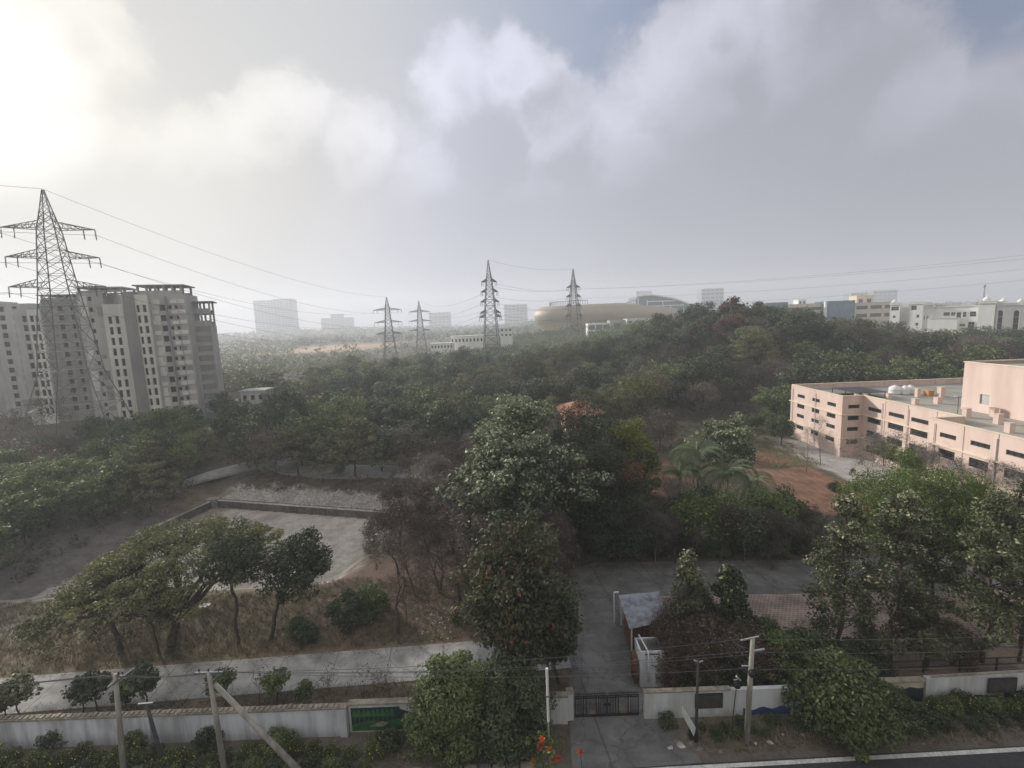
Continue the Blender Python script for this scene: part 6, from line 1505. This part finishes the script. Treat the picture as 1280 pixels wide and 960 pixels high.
def inview(x, y, m_=8): return y > 20 and -1.13 * y - m_ < x < 1.16 * y + m_
near_edge = lambda x, y: edge_d(x, y, np.array(flat(-20, 728)), np.array(flat(243, 611))) > 0   # the tree line left of the pond
scatter(-135, -44, 46, 128, 5.7, lambda x, y: inview(x, y) and near_edge(x, y) and x < -.705 * y + 2 and not (-112 < x < -84 and 90 < y < 100) and y < 118 + (x + 100) * .2 - 5 and not (x < -98 and 94 < y < 112),
        ['dark', 'mid', 'dark', 'olive', 'mid', 'bright', 'dark', 'dry'], 'tree in the left wood', 'trees in the wood left of the dry pond', .7, .95)
scatter(-80, 70, 88, 228, 9.2, lambda x, y: inview(x, y) and x > -.66 * y + (6 if y < 140 else -4) and x < .30 * y - 3 and not (-14 < x - 10.8 < 10 and y < 104) and not (-16 < x < -2 and 205 < y < 215),
        ['dry', 'dark', 'mid', 'dark', 'olive', 'dark', 'dry'], 'tree in the central wood', 'trees in the wide central wood', .78, 1.22)
scatter(22, 250, 106, 225, 9.4, lambda x, y: x >= .30 * y - 3 and inview(x, y, 4) and not (50 < x < 110 and y < 103) and (y > 112 or x > 50),
        ['dark', 'dry', 'dark', 'dry', 'mid', 'dark', 'olive', 'dark'], 'tree on the dark wooded hill', 'trees on the wooded hill', .9, 1.5)
scatter(-6, 22, 56, 88, 6.2, lambda x, y: not (4 < x < 18 and 86 < y) and x < .285 * y, ['dry', 'dark', 'dry', 'dark'], 'tree behind the great pale-leaved tree', 'trees behind the great pale-leaved tree', .62, .85)
rust_big = make_bare(160, 8.5, 5.0, 'twig', .16, 6, leafy=9, mat='leaf_rust', twn=6, leafsz=.42)
for x, y, s_, lab in ((88, 178, 1.95, 'reddish brown half-bare tree crowning the highest point of the wooded hill'), (78, 172, 1.6, 'reddish brown half-bare tree just left of the hill crown'), (100, 182, 1.65, 'reddish brown half-bare tree just right of the hill crown'), (66, 176, 1.5, 'reddish brown tree on the left shoulder of the hill crown')): put(rust_big, lab, x, y, s=s_, rot=x, name='hilltop_tree')

# --- woods too far off to count, and undergrowth
def woodland(name, n, fy, fx, size, h, seed, mat, per=14, cr=2.6, test=None):
    rs = np.random.default_rng(seed); C = []
    while len(C) < n:
        Y = fy(rs.random()); X = fx(rs.random(), Y)
        if test and not test(X, Y): continue
        g_ = float(zf(X, Y)); hh_ = h * rs.uniform(.35, 1.0); C.append((X, Y, g_ + hh_))
    C = np.array(C); RR = np.tile([cr, cr, cr * .7], (len(C), 1)) * rs.uniform(.6, 1.3, (len(C), 1))
    V, F, T = leafcloud(C, RR, per, size, .6, rs, .5, .3)
    o = link(bpy.data.objects.new(name, np_mesh(name, V, F, M[mat], T))); return tag(o, kind='stuff')


nochre = lambda X, Y: not (-.46 * Y < X < -.15 * Y and 385 < Y < 700) and not (-.285 * Y < X < -.225 * Y and 248 < Y < 350) and not (-285 < X < 165 and 505 < Y < 690) and not (-88 < X < -64 and 275 < Y < 350) and not (-170 < X < -75 and 120 < Y < 185) and not (180 < X < 300 and 235 < Y < 275)
midf = lambda X, Y: nochre(X, Y) and not (-54 < X < -4 and 297 < Y < 326) and not (-120 < X < -70 and 118 < Y < 140)
woodland('far_woodland', 2600, lambda u: 222 + 260 * u ** 1.3, lambda u, Y: Y * (-.78 + 1.75 * u), 1.2, 7.5, 1, 'leaf_mid', 20, 3.4, lambda X, Y: midf(X, Y))
woodland('far_woodland', 900, lambda u: 222 + 260 * u ** 1.3, lambda u, Y: Y * (-.78 + 1.75 * u), 1.2, 7, 12, 'leaf_olive', 20, 3.2, lambda X, Y: midf(X, Y))
woodland('far_scrub', 700, lambda u: 128 + 130 * u, lambda u, Y: Y * (-.80 + .28 * u), .95, 6.0, 2, 'leaf_olive', 26, 2.3, midf)
woodland('ridge_woodland', 3400, lambda u: 700 + 950 * u, lambda u, Y: Y * (-.9 + 1.9 * u), 5.0, 4.5, 3, 'leaf_dark', 11, 9, nochre)
woodland('low_scrub', 260, lambda u: 284 + 11 * u, lambda u, Y: -62 + 66 * u, .8, 7.4, 16, 'leaf_mid', 30, 2.2, None)
woodland('rim_woodland', 420, lambda u: 425 + 40 * u, lambda u, Y: 5 + 165 * u, 1.2, 6.6, 26, 'leaf_dark', 26, 3.0, None)
woodland('roadless_scrub', 500, lambda u: 480 + 200 * u, lambda u, Y: Y * (-.75 + 1.7 * u), 2.6, 6, 6, 'leaf_olive', 14, 5, lambda X, Y: not (-255 < X < 20 and Y > 510))
def under(name, n, box, size, seed, mat, test, hmax=1.1, cr=.9, per=22, tipf=0, up=.5, asp=.5):
    rs = np.random.default_rng(seed); C = []
    for _ in range(n * 6):
        if len(C) >= n: break
        X = rs.uniform(box[0], box[1]); Y = rs.uniform(box[2], box[3])
        if test and not test(X, Y): continue
        C.append((X, Y, float(zf(X, Y)) + hmax * rs.uniform(.1, .7)))
    C = np.array(C); RR = np.tile([cr, cr, cr * .6], (len(C), 1)) * rs.uniform(.5, 1.3, (len(C), 1))
    V, F, T = leafcloud(C, RR, per, size, asp, rs, up, .2); T[:, 1] = 0
    o = link(bpy.data.objects.new(name, np_mesh(name, V, F, M[mat], T))); return tag(o, kind='stuff')


under('undergrowth', 1900, (-130, 250, 84, 225), .55, 1, 'leaf_dry', lambda X, Y: inview(X, Y) and (X < .28 * Y and Y > 88 and X > -.68 * Y or Y > 108 and X > .28 * Y) and not (X > 50 and Y < 100) and not (X < -60 and Y > 118), 2.2, 1.7, 26)
under('undergrowth', 900, (-130, -44, 46, 120), .42, 2, 'leaf_dark', lambda X, Y: inview(X, Y) and near_edge(X, Y) and X < -.70 * Y, 1.6, 1.2, 26)
under('undergrowth', 700, (-14, 30, 47.5, 88), .38, 4, 'leaf_dry', lambda X, Y: X < .30 * Y + 6 and not (Y > 64 and 16.5 < X < 28) and not (X < -8 and Y < 60), 1.4, 1.0, 24)
under('undergrowth', 240, (28, 62, 47.3, 56), .34, 5, 'leaf_dark', lambda X, Y: X < 40 or Y < 52, 1.0, .9, 24)
under('bank_scrub', 260, (-52, -12, 66, 84), .3, 9, 'leaf_dry', lambda X, Y: 4.4 < -edge_d(X, Y, PB, PA) < 9.2 and edge_d(X, Y, PA, PD2) > -1, .6, .8, 20)
under('clearing_scrub', 300, (22, 54, 84, 108), .36, 6, 'leaf_olive', lambda X, Y: not (36 < X < 52 and Y < 90), .7, .9, 16)
# dry grass on the roadside strip: thin upright blades in tufts
def grassy(name, n, box, seed, test, h=.35, mat='grass'):
    rs = np.random.default_rng(seed); X = rs.uniform(box[0], box[1], n * 2); Y = rs.uniform(box[2], box[3], n * 2)
    ok = np.array([test(a, b) for a, b in zip(X, Y)]); X = X[ok][:n]; Y = Y[ok][:n]; Z = zf(X, Y); B = 7
    a = rs.uniform(0, 6.28, (len(X), B)); r_ = rs.uniform(0, .3, (len(X), B)); hh_ = h * rs.uniform(.4, 1.3, (len(X), B))
    bx = X[:, None] + r_ * np.cos(a); by = Y[:, None] + r_ * np.sin(a); bz = np.repeat(Z[:, None], B, 1); w_ = .02
    V = np.stack([np.stack([bx - w_ * np.sin(a), by + w_ * np.cos(a), bz], -1), np.stack([bx + w_ * np.sin(a), by - w_ * np.cos(a), bz], -1), np.stack([bx + r_ * np.cos(a) * 1.4, by + r_ * np.sin(a) * 1.4, bz + hh_], -1)], 2).reshape(-1, 3)
    F = np.arange(len(V)).reshape(-1, 3); T = np.repeat(np.stack([rs.random(len(F)), (rs.random(len(F)) < .15) * 1.0, np.zeros(len(F)), np.ones(len(F))], 1), 3, 0)
    o = link(bpy.data.objects.new(name, np_mesh(name, V, F, M[mat], T))); return tag(o, kind='stuff')


onroad = lambda X, Y: Y < 36.0 + (X + 2) * .0615 + .1
grassy('dry_grass', 9000, (-60, -3, 33.4, 46), 1, lambda X, Y: not onroad(X, Y) and (Y < 44 or X > -22), .24)
grassy('dry_grass', 1500, (-60, 3, 27.6, 31.4), 2, lambda X, Y: Y < 29.9 + (X + 34) * .058 and Y > 27.7, .3)
grassy('verge_grass', 1500, (-10, 38, 24.9, 27.2), 3, lambda X, Y: not (2.2 < X < 10.6), .22)
grassy('field_grass', 1600, (36, 52, 75.8, 92), 4, lambda X, Y: True, .3)
rl = np.random.default_rng(21); Vs = []; Fs = []
for i in range(3000):
    k_ = rl.random()
    if k_ < .35: X = rl.uniform(3.2, 10) + rl.normal() * .2; X = 3.5 + abs(rl.normal()) * .7 if rl.random() < .5 else 8.8 - abs(rl.normal()) * .6; Y = rl.uniform(28, 41)
    elif k_ < .6: X = rl.uniform(4.5, 30); Y = 46.8 - abs(rl.normal()) * .9
    elif k_ < .8: X = rl.uniform(-60, 3); Y = 29.9 + (X + 34) * .058 + abs(rl.normal()) * .45
    else: X = rl.uniform(-60, 0); Y = 33.6 + (X + 37.5) * .059 - abs(rl.normal()) * .4
    s_ = rl.uniform(.02, .055); k = len(Vs); a = rl.uniform(0, 6.28); z_ = .066 + rl.uniform(0, .02)
    Vs += [(X + s_ * math.cos(a + q_ * 1.57), Y + s_ * math.sin(a + q_ * 1.57), z_ + (q_ % 2) * .02) for q_ in range(4)]; Fs.append((k, k + 1, k + 2, k + 3))
o = link(bpy.data.objects.new('leaf_litter', np_mesh('leaf_litter', Vs, Fs, M['twig']))); tag(o, kind='stuff')
print('forest', nforest, 'objects', len(bpy.data.objects))
